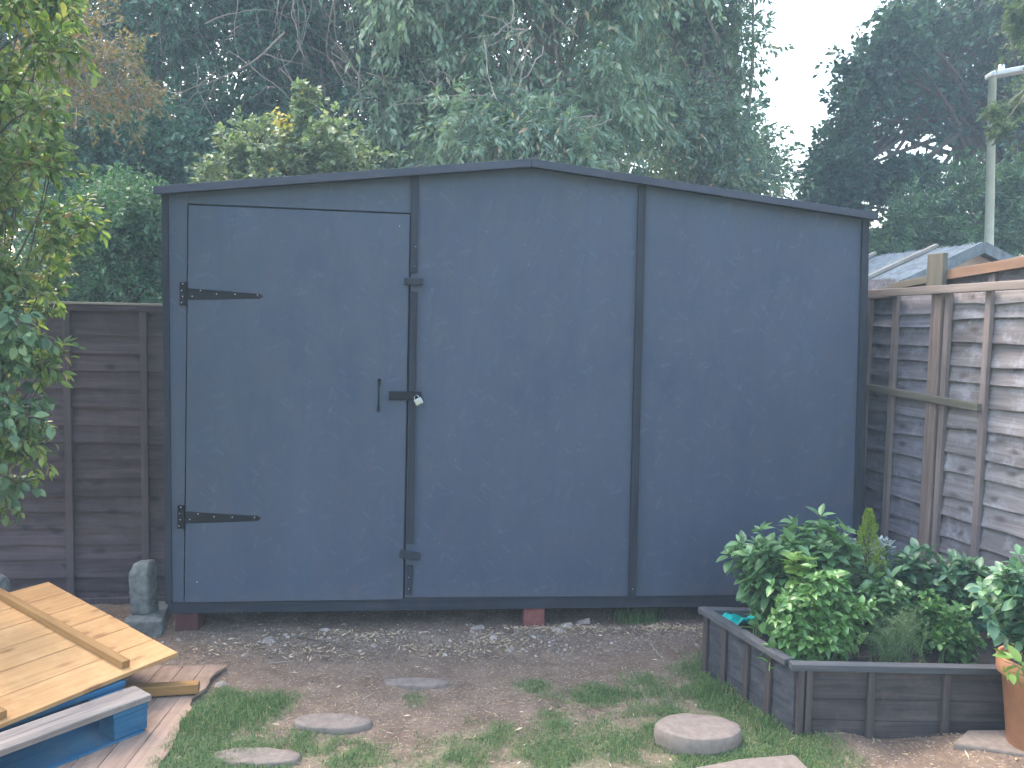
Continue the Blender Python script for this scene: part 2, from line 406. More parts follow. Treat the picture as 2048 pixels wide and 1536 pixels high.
a = me.attributes.new('green', 'FLOAT', 'POINT'); a.data.foreach_set('value', green(X, Y).ravel().astype(np.float32))
tag(link('ground', me, M['ground']), kind='structure')

# ------------------------------------------------------------------ shed
TH = math.atan(.10)
S0 = G(1063, 1254); S0[2] = 0
U = np.array([math.cos(TH), math.sin(TH), 0]); V = np.array([-math.sin(TH), math.cos(TH), 0])
def S(px, py, off=0.0):
    """pixel -> shed local (x, z) on the plane `off` metres in front of the shed face"""
    p = PLN(px, py, S0 - V * off, V)
    return ((p - S0) @ U, p[2])
shed = thing('garden_shed', 'wide slate blue painted garden shed with a low pitched roof and one door', 'shed', tuple(S0), TH)
def SP(pts, off=0.0): return [S(x, y, off) for x, y in pts]
DEPTH = 1.45
# roof line in local coords at the fascia plane
fo = .07
rl, rm, rr = S(306, 372, fo), S(1063, 317, fo), S(1757, 426, fo)
fl, fm, fr = S(306, 388, fo), S(1063, 333, fo), S(1757, 440, fo)
fas = MB().prism([fl, fm, rm, rl], -fo, -fo + .02).build('fascia', M['fascia'], shed, bevel=.002)
fas = MB().prism([(fm[0] + .002, fm[1]), fr, rr, (rm[0] + .002, rm[1])], -fo, -fo + .02).build('fascia', M['fascia'], shed, bevel=.002)
rt = .012
MB().prism([(rl[0] - .005, rl[1] - .022), (rm[0], rm[1] - .022), (rm[0], rm[1] - .003), (rl[0] - .005, rl[1] - .003)], -fo + .021, DEPTH + .06).build('roof_slope', M['felt'], shed)
MB().prism([(rm[0] + .001, rm[1] - .022), (rr[0] + .005, rr[1] - .022), (rr[0] + .005, rr[1] - .003), (rm[0] + .001, rm[1] - .003)], -fo + .021, DEPTH + .06).build('roof_slope', M['felt'], shed)
def roofz(x, drop=.035):
    if x < rm[0]: t = (x - rl[0]) / (rm[0] - rl[0]); return rl[1] + t * (rm[1] - rl[1]) - drop
    t = (x - rm[0]) / (rr[0] - rm[0]); return rm[1] + t * (rr[1] - rm[1]) - drop
# corner x
xl = S(331, 800)[0]; xr = S(1731, 800)[0]
zb_l = S(332, 1204)[1]; zb_r = S(1700, 1186)[1]
def zb(x): return zb_l + (zb_r - zb_l) * (x - xl) / (xr - xl)
zq_l = S(332, 1228)[1]; zq_r = S(1465, 1213)[1]
# base beam
MB().prism([(xl, zq_l), (xr, zq_r - .002), (xr, zb(xr) + .02), (xl, zb_l + .02)], .004, .06).build('base_beam', M['trimx'], shed, bevel=.003)
MB().box(xl + .01, xr - .01, .06, DEPTH, zq_l + .01, zq_l + .06).build('floor_frame', M['trimx'], shed)
for yb3 in (.45, .95, 1.36):  # unseen beams added to block light from behind and darken the gap
    MB().box(xl + .06, xr - .06, yb3, yb3 + .07, -.03, zq_l + .008).build('light_block_bearer', M['trimx'], shed)
# side and back walls
MB().box(xl + .002, xl + .03, .05, DEPTH, zq_l, roofz(xl + .02) - .01).build('side_wall', M['osb'], shed)
MB().box(xr - .03, xr - .002, .05, DEPTH, zq_l, roofz(xr - .02) - .01).build('side_wall', M['osb'], shed)
bx = [(xl + .03, zq_l + .06), (xr - .03, zq_l + .06), (xr - .03, roofz(xr) - .01), (rm[0], roofz(rm[0]) - .01), (xl + .03, roofz(xl) - .01)]
MB().prism(bx, DEPTH - .02, DEPTH).build('back_wall', M['osb'], shed)
# unseen dark backing added behind the sheets: darkens the gaps, stops light leaks
MB().prism([(a_, z_ - .004) for a_, z_ in bx], .012, .04).build('dark_backing', M['trim'], shed)
# sheets
t_ = .012
dtl, dtr, dbr, dbl = S(379, 411), S(820, 430), S(806, 1197), S(371, 1203)
m = MB()
lx0 = S(340, 800)[0]
m.prism([(lx0, zb(lx0)), (S(368, 1203)[0], zb(lx0)), (S(375.5, 408)[0], S(377, 407)[1]), (S(375.5, 408)[0], roofz(S(377, 400)[0])), (lx0, roofz(lx0))], -t_ + .006, .012)
x1, x2 = S(376.5, 407)[0], S(823, 427)[0]
m.prism([(x1 - .002, S(377, 407)[1]), (x2, S(823, 426)[1]), (x2, roofz(x2)), (x1 - .002, roofz(x1))], -t_ + .0085, .012)
m.build('wall_panel', M['osb'], shed, bevel=.001)
mt, mb_ = S(826, 500)[0], S(811, 1190)[0]
m = MB(); xt, xb = S(1282, 400)[0], S(1260, 1190)[0]
zr = S(1063, 1192)[1]
m.prism([(S(809.5, 1190)[0], S(810, 1194)[1]), (xb, zb(xb)), (xt, roofz(xt)), (rm[0], roofz(rm[0])), (S(825, 400)[0], roofz(S(825, 400)[0]))], -t_ + .006, .012)
m.build('wall_panel', M['osb'], shed, bevel=.001)
m = MB(); xe = S(1718, 800)[0]
m.prism([(xb + .003, zb(xb)), (xe, zb(xe)), (xe, roofz(xe)), (xt + .003, roofz(xt))], -t_ + .006, .012)
m.build('wall_panel', M['osb'], shed, bevel=.001)
# door
door = MB().prism([dbl, dbr, dtr, dtl], -.014, .010).build('door', M['osb'], shed, bevel=.0015)
# corner posts
m = MB(); a0, a1 = S(329.5, 800)[0], S(342, 800)[0]
m.prism([(a0, zb(a0) - .004), (a1, zb(a1) - .004), (a1, roofz(a1)), (a0, roofz(a0))], -.022, .03); m.build('corner_post', M['trim'], shed, bevel=.002)
m = MB(); m.prism([S(1703, 1100), S(1717, 1100), (S(1735, 441)[0], roofz(S(1735, 441)[0])), (S(1722, 441)[0], roofz(S(1722, 441)[0]))], -.022, .03)
q0 = [S(1700, 1190), S(1714, 1190), S(1717, 1100), S(1703, 1100)]
m.prism(q0, -.022, .03)
m.build('corner_post', M['trim'], shed, bevel=.002)
m = MB(); m.prism([S(1714.5, 1190), S(1724, 1190), (S(1737.5, 441)[0], roofz(S(1737.5, 441)[0])), (S(1735.5, 441)[0], roofz(S(1735.5, 441)[0]))], -.008, .05)
m.build('corner_post', M['trim'], shed, bevel=.002)
# cover battens
def strip(pts, nm='cover_batten', d=.022): return MB().prism(SP(pts, .006), -.006 - d, -.0065).build(nm, M['trim'], shed, bevel=.002)
strip([(821, 545), (835, 545), (837, 352), (823, 354)], d=.018)
strip([(814, 1086), (827, 1086), (835, 583), (821, 583)])
strip([(812, 1188), (824, 1188), (826, 1130), (813, 1130)], d=.016)
strip([(1255, 1195), (1270, 1195), (1291, 372), (1276, 370)], d=.02)
# turn buttons
def turn(cx, cy, w, h, ang):
    c, s = math.cos(ang), math.sin(ang)
    pts = [(cx + a * c - b * s, cy + a * s + b * c) for a, b in ((-w, h), (w, h), (w, -h), (-w, -h))]
    o = MB().prism(SP(pts, .03), -.046, -.022).build('turn_button', M['trim'], shed, bevel=.004)
    return o
turn(828, 563, 19, 7, 0.02); turn(819.5, 1110, 21, 7, .14)
# screws
def screws(par, pts, off, r=.0035):
    for px, py in pts:
        x, z = S(px, py, off)
        v, f = lathe([(0.0001, .0035), (r * .6, .003), (r, .0), (r, -.001)], 10)
        v = v[:, [0, 2, 1]] * np.array([1, -1, 1]) + np.array([x, -off, z])
        MB().addnp(v, f).build('screw', M['screw'], par, True)
def hinge(px0, py0, screwpts, plate, strap):
    mm = MB(); mm.prism(SP(plate, .02), -.0185, -.0145 if False else -.006)
    o = mm.build('hinge', M['blackmetal'], shed, bevel=.0008)
    s_ = MB().prism(SP(strap, .018), -.0175, -.0142).build('strap', M['blackmetal'], o, bevel=.0008)
    kx, kz = S(plate[1][0], (plate[0][1] + plate[2][1]) / 2, .02); z0 = S(*plate[0])[1]; z1 = S(*plate[2])[1]
    v, f = tubes([[(kx, -.019, z0), (kx, -.019, (z0 + z1) / 2), (kx, -.019, z1)]], [[.005] * 3], 10)
    MB().addnp(v, f).build('knuckle', M['blackmetal'], o, True)
    screws(o, screwpts, .0185)
hinge(0, 0, [(365.5, 567.5), (363, 581), (365, 593), (363, 605), (384.5, 592.5), (401, 581), (433, 588), (470, 588.5), (515, 590)],
      [(359, 611), (373, 611), (374, 564), (359, 564)], [(374, 600), (520, 597), (527, 593), (520, 588), (374, 576)])
hinge(0, 0, [(361.5, 1014.5), (359, 1027), (360.5, 1039.5), (358, 1052), (379.5, 1039), (396, 1028), (428, 1033.5), (464.5, 1034.5), (509, 1035)],
      [(354, 1058), (368, 1058), (370, 1011), (355, 1011)], [(369, 1047), (516, 1042), (522, 1037), (516, 1032), (370, 1023)])
screws(door, [(799, 452), (394, 1164)], .0142, .003)
screws(shed, [(831, 493), (829.5, 533), (817, 1155), (817, 1178), (1265, 1178)], .026, .0026)
# pull handle
hx, hz0 = S(757.5, 823, .02); _, hz1 = S(759, 758, .02)
k = 9; tt = np.linspace(0, 1, k)
pth = np.stack([np.full(k, hx) + (tt - .5) * .003, -.018 - .022 * np.sin(np.clip((tt - .1) / .8, 0, 1) * math.pi) ** .5, hz0 + (hz1 - hz0) * tt], -1)
v, f = tubes([pth], [np.array([.008, .0075, .0048, .0045, .0045, .0045, .0048, .0075, .008])], 10)
MB().addnp(v, f).build('door_handle', M['blackmetal'], shed, True)
# hasp
hp = MB().prism(SP([(778, 800), (843, 800), (843, 783), (778, 782)], .03), -.0335, -.0295).build('hasp', M['blackmetal'], shed, bevel=.001)
sx, sz = S(832, 791, .036)
v, f = tubes([[(sx - .012, -.034, sz), (sx - .012, -.048, sz), (sx, -.053, sz), (sx + .012, -.048, sz), (sx + .012, -.034, sz)]], [[.003] * 5], 8)
MB().addnp(v, f).build('staple', M['blackmetal'], hp, True)
# padlock (hangs from the hasp)
lx, lz = S(834, 797, .045)
lp = S0 + U * lx - V * .05 + np.array([0, 0, lz - .0])
lock = thing('padlock', 'small silver padlock hanging on the black hasp of the shed door', 'padlock', tuple(lp), TH)
an = np.linspace(-.2, math.pi + .2, 12)
sh = np.stack([.012 * np.cos(an), np.zeros(12), .004 + .014 * np.sin(an)], -1)
v, f = tubes([sh], [[.0028] * 12], 8); o1 = MB().addnp(v, f).build('shackle', M['steel'], lock, True)
o2 = MB().box(-.021, .021, -.010, .010, -.036, .000).build('lock_body', M['steel'], lock, bevel=.005)
lock.rotation_euler = (0, R(-28), TH)

# piers below the shed
def pier(pl, pr, yt, yb, mat, label, dp=.16, back=.02, nm='support_block'):
    a = G(pl, yb, 0.0); b_ = G(pr, yb, 0.0)
    lz_ = S((pl + pr) / 2, yt, -back)[1] + .02
    x0 = S(pl, yb, -back)[0]; x1 = S(pr, yb, -back)[0]
    base = S0 + U * ((x0 + x1) / 2) + V * back
    o = thing(nm, label, 'block', tuple(base), TH, 'blocks carrying the shed')
    w_ = (x1 - x0) / 2
    MB().box(-w_, w_, 0, dp, -.08, lz_).build('block_body', mat, o, bevel=.006)
    return o
pier(350, 397, 1229, 1290, M['oldbrick'], 'dark red timber block under the left end of the shed', back=.03)
pier(1047, 1089, 1219, 1252, M['redbrick'], 'red brick block under the middle of the shed', back=.02)

# ------------------------------------------------------------------ fences
def lapboards(L, zs, seed, wav=.006, tilt=.02, th=.009, seg=40):
    """overlapping horizontal boards; x along, front is -y; zs = list of lower edges, top first"""
    rng = np.random.default_rng(seed); mm = MB()
    xs = np.linspace(0, L, seg)
    for i in range(len(zs) - 1):
        zt, zl = zs[i] + .02, zs[i + 1]
        ph = rng.uniform(0, 99)
        wv = (rnoise(xs * 3.2 + ph, xs * 0 + i, seed, 3, 1.0) - .5) * 2 * wav + (rnoise(xs * 30 + ph, xs * 0 + i, seed + 5, 2, 1.0) - .5) * wav * .35
        sk = rng.uniform(-.5, .5) * wav
        yo = (rnoise(xs * 2 + ph, xs * 0 + i, seed + 9, 2, 1.0) - .5) * .012
        zl_ = zl + wv + sk * (xs / L * 2 - 1); zt_ = np.full(seg, zt)
        v = np.concatenate([np.stack([xs, 0 * xs - th * .3, zt_], -1), np.stack([xs, -tilt - th + yo, zl_], -1),
                            np.stack([xs, -tilt + yo + .0, zl_ + .001], -1), np.stack([xs, 0 * xs + th * .5, zt_], -1)])
        n = seg; fs = []
        for a_, b_ in ((0, 1), (1, 2), (2, 3), (3, 0)):
            A = a_ * n + np.arange(n - 1); B = b_ * n + np.arange(n - 1)
            fs.append(np.stack([B, B + 1, A + 1, A], -1))
        mm.addnp(v, fs)
        mm.add([v[0], v[n], v[2 * n], v[3 * n], v[n - 1], v[2 * n - 1], v[3 * n - 1], v[4 * n - 1]], [(0, 3, 2, 1), (4, 5, 6, 7)])
    return mm
# left fence
LT = .12; LA = math.atan(LT)
L0 = G(290, 1203); L0[2] = 0
LU = np.array([math.cos(LA), math.sin(LA), 0]); LV = np.array([-math.sin(LA), math.cos(LA), 0])
def FL(px, py):
    p = PLN(px, py, L0, LV); return (p - L0) @ LU, p[2]
fL = thing('wooden_fence', 'brown grey lapped board fence left of the shed, behind the leafy shrub', 'fence', tuple(L0), LA)
top = FL(200, 607)[1]
x0 = -2.6; x1 = .5
zs = [top - .05]
for yy in (672, 707, 742, 777, 814, 850, 884, 918, 955, 990, 1021, 1055, 1085, 1115, 1150, 1180, 1204): zs.append(FL(220, yy)[1])
ob = lapboards(x1 - x0, zs, 11, .004, .019, .010).build('board_panel', M['fenceL'], fL); ob.location.x = x0
ends = [x0, -1.55, FL(140, 800)[0], FL(292, 800)[0], .48]
for e in ends:
    MB().box(e - .02, e + .02, -.042, -.008, .02, top - .045).build('batten', M['fenceLz'], fL, bevel=.002)
MB().box(x0 - .02, x1 + .02, -.040, .012, top - .044, top - .008).build('top_rail', M['fenceL'], fL, bevel=.002)
MB().box(x0 - .02, x1 + .02, -.050, .03, top - .007, top + .006).build('capping', M['capL'], fL, bevel=.002)
MB().box(x0 - .02, x1 + .02, -.035, .012, -.03, .035).build('gravel_board', M['fenceLz'], fL, bevel=.003)

# right fence
RD = np.array([-.27, 1, 0]); RD /= np.linalg.norm(RD)        # runs away from the viewer
xs_r = S0 + U * xr
R0 = np.array([xs_r[0] + .32, xs_r[1], 0])
RU = RD                                                      # local x = away
RN = np.array([RD[1], -RD[0], 0])                            # pointing right/behind the fence
RA = math.atan2(-RD[1], -RD[0])
RUx = -RD                                                    # local x axis, towards the viewer; local y = behind
def FR(px, py):
    p = PLN(px, py, R0, RN); return (p - R0) @ RUx, p[2]
# rotation with x axis = RUx; y axis = rotate +90deg  -> check it points behind the fence
yb_ = np.array([-RUx[1], RUx[0], 0])
flip = yb_ @ RN > 0
def rfence(name, label, xa, xb, topz, zs, seed, wav, bats, bmat, zmat, rails):
    f = thing(name, label, 'fence', tuple(R0), RA)
    o = lapboards(xb - xa, zs, seed, wav, .02, .010, 36).build('board_panel', bmat, f); o.location.x = xa
    for e in bats: MB().box(e - .017, e + .017, -.055, -.028, .02, topz - .03).build('batten', zmat, f, bevel=.002)
    for a_, b_, z0_, z1_, mt_ in rails: MB().box(a_, b_, -.06, .02, z0_, z1_).build('top_rail', mt_, f, bevel=.003)
    return f
xP0, xP1 = FR(1866, 800)[0], FR(1891, 800)[0]
topR = FR(1760, 580)[1]
farx = FR(1738, 800)[0] - .9
zsf = [topR - .05] + [FR(1830, y_)[1] for y_ in (628, 652, 692, 718, 756, 800, 832, 872, 913, 958, 1000, 1038, 1075, 1110, 1150, 1190)] + [.02]
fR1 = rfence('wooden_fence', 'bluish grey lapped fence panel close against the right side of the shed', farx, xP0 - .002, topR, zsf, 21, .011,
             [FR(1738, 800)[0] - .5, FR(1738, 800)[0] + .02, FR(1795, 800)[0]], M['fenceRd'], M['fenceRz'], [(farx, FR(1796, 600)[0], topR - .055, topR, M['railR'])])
zsn = [topR - .03] + [FR(1935, y_)[1] for y_ in (607, 638, 683, 730, 763, 812, 858, 908, 950, 1000, 1042, 1085, 1120, 1165, 1210, 1260)] + [.02]
nearx = FR(2048, 800)[0] + 1.8
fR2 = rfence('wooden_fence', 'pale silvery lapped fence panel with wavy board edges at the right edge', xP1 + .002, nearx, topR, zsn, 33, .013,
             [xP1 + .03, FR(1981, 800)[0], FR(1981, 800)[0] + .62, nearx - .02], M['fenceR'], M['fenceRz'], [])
fp = thing('fence_post', 'tall grooved timber post between the two right hand fence panels', 'post', tuple(R0), RA)
wP = (xP1 - xP0)
MB().box(xP0, xP0 + wP * .42, -.05, .03, -.05, topR - .02).build('post_half', M['postR'], fp, bevel=.003)
MB().box(xP0 + wP * .47, xP1, -.065, .03, -.05, topR - .02).build('post_half', M['postR'], fp, bevel=.003)
# long top rail in front
ra, rb = FR(1790, 587), FR(2048, 572)
sl_ = (rb[1] - ra[1]) / (rb[0] - ra[0])
rb2 = (rb[0] + 1.0, rb[1] + sl_ * 1.0)
t1 = thing('fence_rail', 'long weathered rail nailed along the top of the right hand fence', 'rail', tuple(R0), RA)
MB().prism([(ra[0], ra[1] - .022), (rb2[0], rb2[1] - .022), (rb2[0], rb2[1] + .022), (ra[0], ra[1] + .022)], -.098, -.062).build('rail', M['railR'], t1, bevel=.003)
# diagonal loose batten
da, db = FR(1726, 768), FR(1981, 815)
t2 = thing('timber_batten', 'mossy slanting timber batten nailed across the right fence at mid height', 'batten', tuple(R0), RA)
MB().prism([(da[0] - .2, da[1] - .018 + .008), (db[0], db[1] - .02), (db[0], db[1] + .02), (da[0] - .2, da[1] + .018 + .008)], -.085, -.057).build('batten', M['mossy'], t2, bevel=.003)
# neighbour's taller fence behind
nf = thing('neighbour_fence', "neighbour's taller fence with an orange rail and torn top edge, behind the right fence", 'fence', tuple(R0 + RN * .22), RA)
def FN(px, py):
    p = PLN(px, py, R0 + RN * .22, RN); return (p - (R0 + RN * .22)) @ RUx, p[2]
na, nb, nc = FN(1790, 574), FN(1905, 551), FN(2048, 527)
nc2 = (nc[0] + 1.0, nc[1] + (nc[1] - nb[1]) / (nc[0] - nb[0]) * 1.0)
MB().prism([(na[0], na[1] - .022), (nb[0], nb[1] - .024), (nb[0], nb[1] + .022), (na[0], na[1] + .022)], -.04, 0).build('rail', M['mossy'], nf, bevel=.003)
MB().prism([(nb[0] + .002, nb[1] - .026), (nc2[0], nc2[1] - .028), (nc2[0], nc2[1] + .03), (nb[0] + .002, nb[1] + .03)], -.045, 0).build('rail', M['railO'], nf, bevel=.003)
# boards behind the rails, ragged top
m = MB(); nseg = 60; xs = np.linspace(na[0] - .1, nc2[0], nseg)
zt = np.interp(xs, [na[0], nb[0], nc2[0]], [na[1] - .01, nb[1] + .02, nc2[1] + .045]) + (rnoise(xs * 5, xs * 0, 7, 3, 1) - .4) * .045 * (xs > nb[0])
v = np.concatenate([np.stack([xs, xs * 0 + .004, xs * 0 + 0], -1), np.stack([xs, xs * 0 + .004, zt], -1), np.stack([xs, xs * 0 + .016, zt], -1), np.stack([xs, xs * 0 + .016, xs * 0], -1)])
fs = []
for a_, b_ in ((0, 1), (1, 2), (2, 3), (3, 0)):
    A = a_ * nseg + np.arange(nseg - 1); B = b_ * nseg + np.arange(nseg - 1); fs.append(np.stack([A, A + 1, B + 1, B], -1))
m.addnp(v, fs).build('board_panel', M['fenceR'], nf)
pa, pb = FN(1873, 560), FN(1909, 506)
MB().box(pa[0], pb[0], -.075, -.041, .0, pb[1]).build('post', M['mossyz'], nf, bevel=.004)
e_ = FN(1990, 540)
MB().box(e_[0] - .02, e_[0] + .02, -.02, .003, 0, e_[1]).build('batten', M['fenceRz'], nf)

# ------------------------------------------------------------------ garage behind
Rg = AT(1963, 488, 7.2); Lg = AT(1805, 562, 7.0); Rr_ = AT(2100, 560, 7.7)
vec = AT(1735, 517, 8.65) - Rg; vec[2] = 0; vec *= 2.2
gar = thing('garage', 'low outbuilding with a blue grey corrugated roof beyond the right fence', 'outbuilding', (Rg[0], Rg[1], 0))
base = np.array([Rg[0], Rg[1], 0])
def corr(A, B, vec, name, par, up=.018):
    A = A - base; B = B - base; n = 120; k = 8
    ln = np.linalg.norm(vec); t = np.linspace(0, 1, n * 1); s = np.linspace(0, 1, k)
    nrm = np.cross(B - A, vec); nrm /= np.linalg.norm(nrm); nrm *= np.sign(nrm[2])
    P = A + (B - A) * s[None, :, None] + vec * t[:, None, None]
    hgt = up * np.sin(t * ln / .09 * 2 * math.pi)
    P = P + nrm * hgt[:, None, None]
    idx = np.arange(n * k).reshape(n, k)
    q = np.stack([idx[:-1, :-1], idx[1:, :-1], idx[1:, 1:], idx[:-1, 1:]], -1).reshape(-1, 4)
    me = fast(name, P, [q], True); o = link(name, me, M['sheet'], par)
    so = o.modifiers.new('solid', 'SOLIDIFY'); so.thickness = .008
    return o
corr(Rg, Lg, vec, 'roof_sheet', gar); corr(Rg, Rr_, vec, 'roof_sheet', gar)
m = MB(); a_ = Lg - base; b_ = Rg - base; c_ = Rr_ - base
off = -vec / np.linalg.norm(vec) * .03
m.bar(a_ + off - [0, 0, .03], b_ + off - [0, 0, .03], .02, .10); m.build('barge_board', M['sheet'], gar, bevel=.003)
m = MB(); m.bar(b_ + off - [0, 0, .03], c_ + off - [0, 0, .03], .02, .10); m.build('barge_board', M['sheet'], gar, bevel=.003)
# gable wall + body
ins = vec / np.linalg.norm(vec) * .12
A1 = a_ + (b_ - a_) * .08 + ins; B1 = b_ + ins; C1 = c_ + (b_ - c_) * .08 + ins
vv_ = vec * .9
def wallpts(P): return [P[0], P[1], P[2] - .05]
vs = [(A1[0], A1[1], 0), wallpts(A1), wallpts(B1), wallpts(C1), (C1[0], C1[1], 0)]
vs2 = [tuple(np.array(p) + vv_) for p in vs]
MB().add(vs + vs2, [(0, 1, 2, 3, 4), (9, 8, 7, 6, 5), (0, 5, 6, 1), (4, 3, 8, 9)]).build('wall', M['garagewall'], gar)
for (p1, p2, y1, y2) in (((1736, 584), (1908, 491), 8.0, 7.75),):
    u_ = AT(*p1, 1.0)
# timber laths on the roof
for s_ in (.16, .42):
    p = MB(); o_ = vec * s_
    p.bar(a_ + o_ + [0, 0, .04], b_ + o_ + [0, 0, .04], .05, .03); p.build('roof_lath', M['capL'], gar, bevel=.003)
MB().bar(a_ + [0, 0, -.03] + vec * .01 - [.05, 0, 0], a_ + [-.05, 0, -.03] + vec, .03, .11).build('eaves_board', M['fenceR'], gar, bevel=.003)

# ------------------------------------------------------------------ lamp post
LY = 10.8
lt = AT(1985, 152, LY); lb = AT(1978, 490, LY)
lampo = thing('street_lamp', 'pale green street lamp post with a flat lantern rising behind the fences', 'street lamp', (lb[0], LY, 0))
dx = (lt[0] - lb[0]) / (lt[2] - lb[2])
pth = [[(dx * z_ - dx * lb[2], 0, z_) for z_ in (0, 1.2, 1.25, lt[2])]]
v, f = tubes(pth, [[.085, .08, .062, .048]], 12); MB().addnp(v, f).build('pole', M['lamp'], lampo, True)
tx = lt[0] - lb[0]
m = MB(); m.bar((tx - .06, 0, lt[2]), (tx + .50, -.05, lt[2] + .10), .20, .07); m.build('lantern', M['lamphead'], lampo, bevel=.02)
v, f = lathe([(.001, .09), (.035, .08), (.04, .03), (.04, 0)], 12)
MB().addnp(v + np.array([tx + .11, 0, lt[2] + .065]), f).build('light_sensor', M['lamphead'], lampo, True)

exec_leaf = True
# ------------------------------------------------------------------ foliage tools
def unit(a): return a / (np.linalg.norm(a, axis=-1, keepdims=True) + 1e-9)
def leaf_geo(P, D, Nn, L, W, kind='rhomb', curl=.25, fold=.25):
    n = len(P); D = unit(D); Sd = unit(np.cross(D, Nn)); Nn = np.cross(Sd, D)
    if kind == 'rhomb':
        T = np.array([(0, 0, 0), (.45, .5, .10), (1, 0, -.12), (.45, -.5, .10)])
        fc = [np.array([[0, 1, 2, 3]])]
    else:
        t = [0, .22, .5, .78, 1]; wd = [0, .42, .5, .30, 0]
        T = [(t[i], 0, -curl * t[i] ** 2) for i in range(5)]
        for sgn in (1, -1):
            T += [(t[i], sgn * wd[i], fold * wd[i] - curl * t[i] ** 2) for i in (1, 2, 3)]
        T = np.array(T, float)
        fc = [np.array([[1, 2, 6, 5], [2, 3, 7, 6], [2, 1, 8, 9], [3, 2, 9, 10]]), np.array([[0, 1, 5], [3, 4, 7], [1, 0, 8], [4, 3, 10]])]
    m_ = len(T)
    Vv = P[:, None] + D[:, None] * (T[None, :, 0, None] * L[:, None, None]) + Sd[:, None] * (T[None, :, 1, None] * W[:, None, None]) + Nn[:, None] * (T[None, :, 2, None] * (W if kind == 'rhomb' else L)[:, None, None] * (1 if kind == 'rhomb' else .6))
    off = (np.arange(n) * m_)[:, None, None]
    return Vv.reshape(-1, 3), [(f[None] + off).reshape(-1, f.shape[1]) for f in fc]
def inpoly(poly, n, rng):
    poly = np.array(poly, float); lo = poly.min(0); hi = poly.max(0); out = []
    cnt = 0
    while cnt < n:
        p = rng.uniform(lo, hi, (n * 3, 2)); ins = np.zeros(len(p), bool); j = len(poly) - 1
        for i in range(len(poly)):
            a, b = poly[i], poly[j]
            c = ((a[1] > p[:, 1]) != (b[1] > p[:, 1])) & (p[:, 0] < (b[0] - a[0]) * (p[:, 1] - a[1]) / (b[1] - a[1] + 1e-9) + a[0])
            ins ^= c; j = i
        out.append(p[ins]); cnt += ins.sum()
    return np.concatenate(out)[:n]
def tree(name, label, cat, base, C, r, mleaf, mbark, seed, ntw=26, lpt=12, L=.08, W=.04, droop=.3, trunk_r=.15, limbs=None, kind='rhomb',
         up=.3, twigr=.004, twigfrac=.25, group=None, spread=1.0, limb_r=.03, fork=None, jit=.05):
    """C (m,3) clump centres, r clump radii; every clump is a bunch of twigs carrying leaves"""
    rng = np.random.default_rng(seed); base = np.array(base, float); m_ = len(C)
    r = np.broadcast_to(r, (m_,)).astype(float)
    root = thing(name, label, cat, tuple(base), 0, group)
    # trunk
    topc = C.mean(0); fk = np.array(fork) if fork is not None else base + np.array([0, 0, max(.4, (C[:, 2].min() - base[2]) * .8 + .2)])
    fk[2] = max(fk[2], base[2] + .3)
    tp = topc + np.array([0, 0, (C[:, 2].max() - topc[2]) * .5])
    k = 9; t = np.linspace(0, 1, k)[:, None]
    path = np.where(t < .45, base + (fk - base) * t / .45, fk + (tp - fk) * (t - .45) / .55)
    path = path + np.concatenate([np.zeros((1, 3)), rng.normal(0, .06 * trunk_r / .15, (k - 1, 3)) * [1, 1, 0]])
    v, f = tubes([path - base], [np.linspace(trunk_r, trunk_r * .25, k)], 9)
    MB().addnp(v, f).build('trunk', mbark, root, True)
    # limbs: trunk -> clump
    tt = rng.uniform(.4, .95, m_)
    st = np.stack([np.interp(tt, np.linspace(0, 1, k), path[:, i]) for i in range(3)], -1)
    kk = 7; s = np.linspace(0, 1, kk)[None, :, None]
    mid = (st + C) / 2 + np.array([0, 0, .12]) * np.linalg.norm(C - st, axis=1)[:, None] + rng.normal(0, .08, (m_, 3)) * np.linalg.norm(C - st, axis=1)[:, None]
    LP = (1 - s) ** 2 * st[:, None] + 2 * s * (1 - s) * mid[:, None] + s ** 2 * C[:, None]
    LP = LP + rng.normal(0, .02, LP.shape) * r[:, None, None]
    v1, f1 = tubes(LP - base, np.linspace(limb_r, limb_r * .25, kk)[None].repeat(m_, 0), 5)
    mbr = MB().addnp(v1, f1)
    # twigs
    nT = m_ * ntw; ci = np.repeat(np.arange(m_), ntw)
    d = unit(rng.normal(0, 1, (nT, 3)) + np.array([0, 0, up])); 
    ln = r[ci] * rng.uniform(.45, 1.15, nT) * spread
    s0 = C[ci] + rng.normal(0, .22, (nT, 3)) * r[ci][:, None]
    def tw(s_): return s0 + d * (ln * s_)[:, None] + np.array([0, 0, -1]) * (droop * ln * s_ ** 2)[:, None]
    ok = rng.uniform(0, 1, nT) < twigfrac
    if ok.any():
        ss = np.linspace(0, 1, 4)
        TP = np.stack([tw(np.full(nT, x)) for x in ss], 1)[ok] - base
        v2, f2 = tubes(TP, np.linspace(twigr, twigr * .5, 4)[None].repeat(ok.sum(), 0), 3)
        mbr.addnp(v2, f2)
    mbr.build('branches', mbark if isinstance(limbs, type(None)) else limbs, root)
    # leaves
    li = np.repeat(np.arange(nT), lpt); nL = len(li); s_ = rng.uniform(.12, 1.03, nL)
    dd = unit(d[li] + np.array([0, 0, -2 * droop])[None] * s_[:, None])
    P = s0[li] + d[li] * (ln[li] * s_)[:, None] + np.array([0, 0, -1]) * (droop * ln[li] * s_ ** 2)[:, None]
    side = unit(np.cross(dd, rng.normal(0, 1, (nL, 3))))
    P = P + side * jit * r[ci[li]][:, None] * rng.uniform(0, 1, (nL, 1))
    D = unit(dd * .7 + side * rng.uniform(.4, 1.1, (nL, 1)) + np.array([0, 0, -droop * .8]))
    Nn = unit(np.array([0, -.25, 1.0]) + rng.normal(0, .55, (nL, 3)))
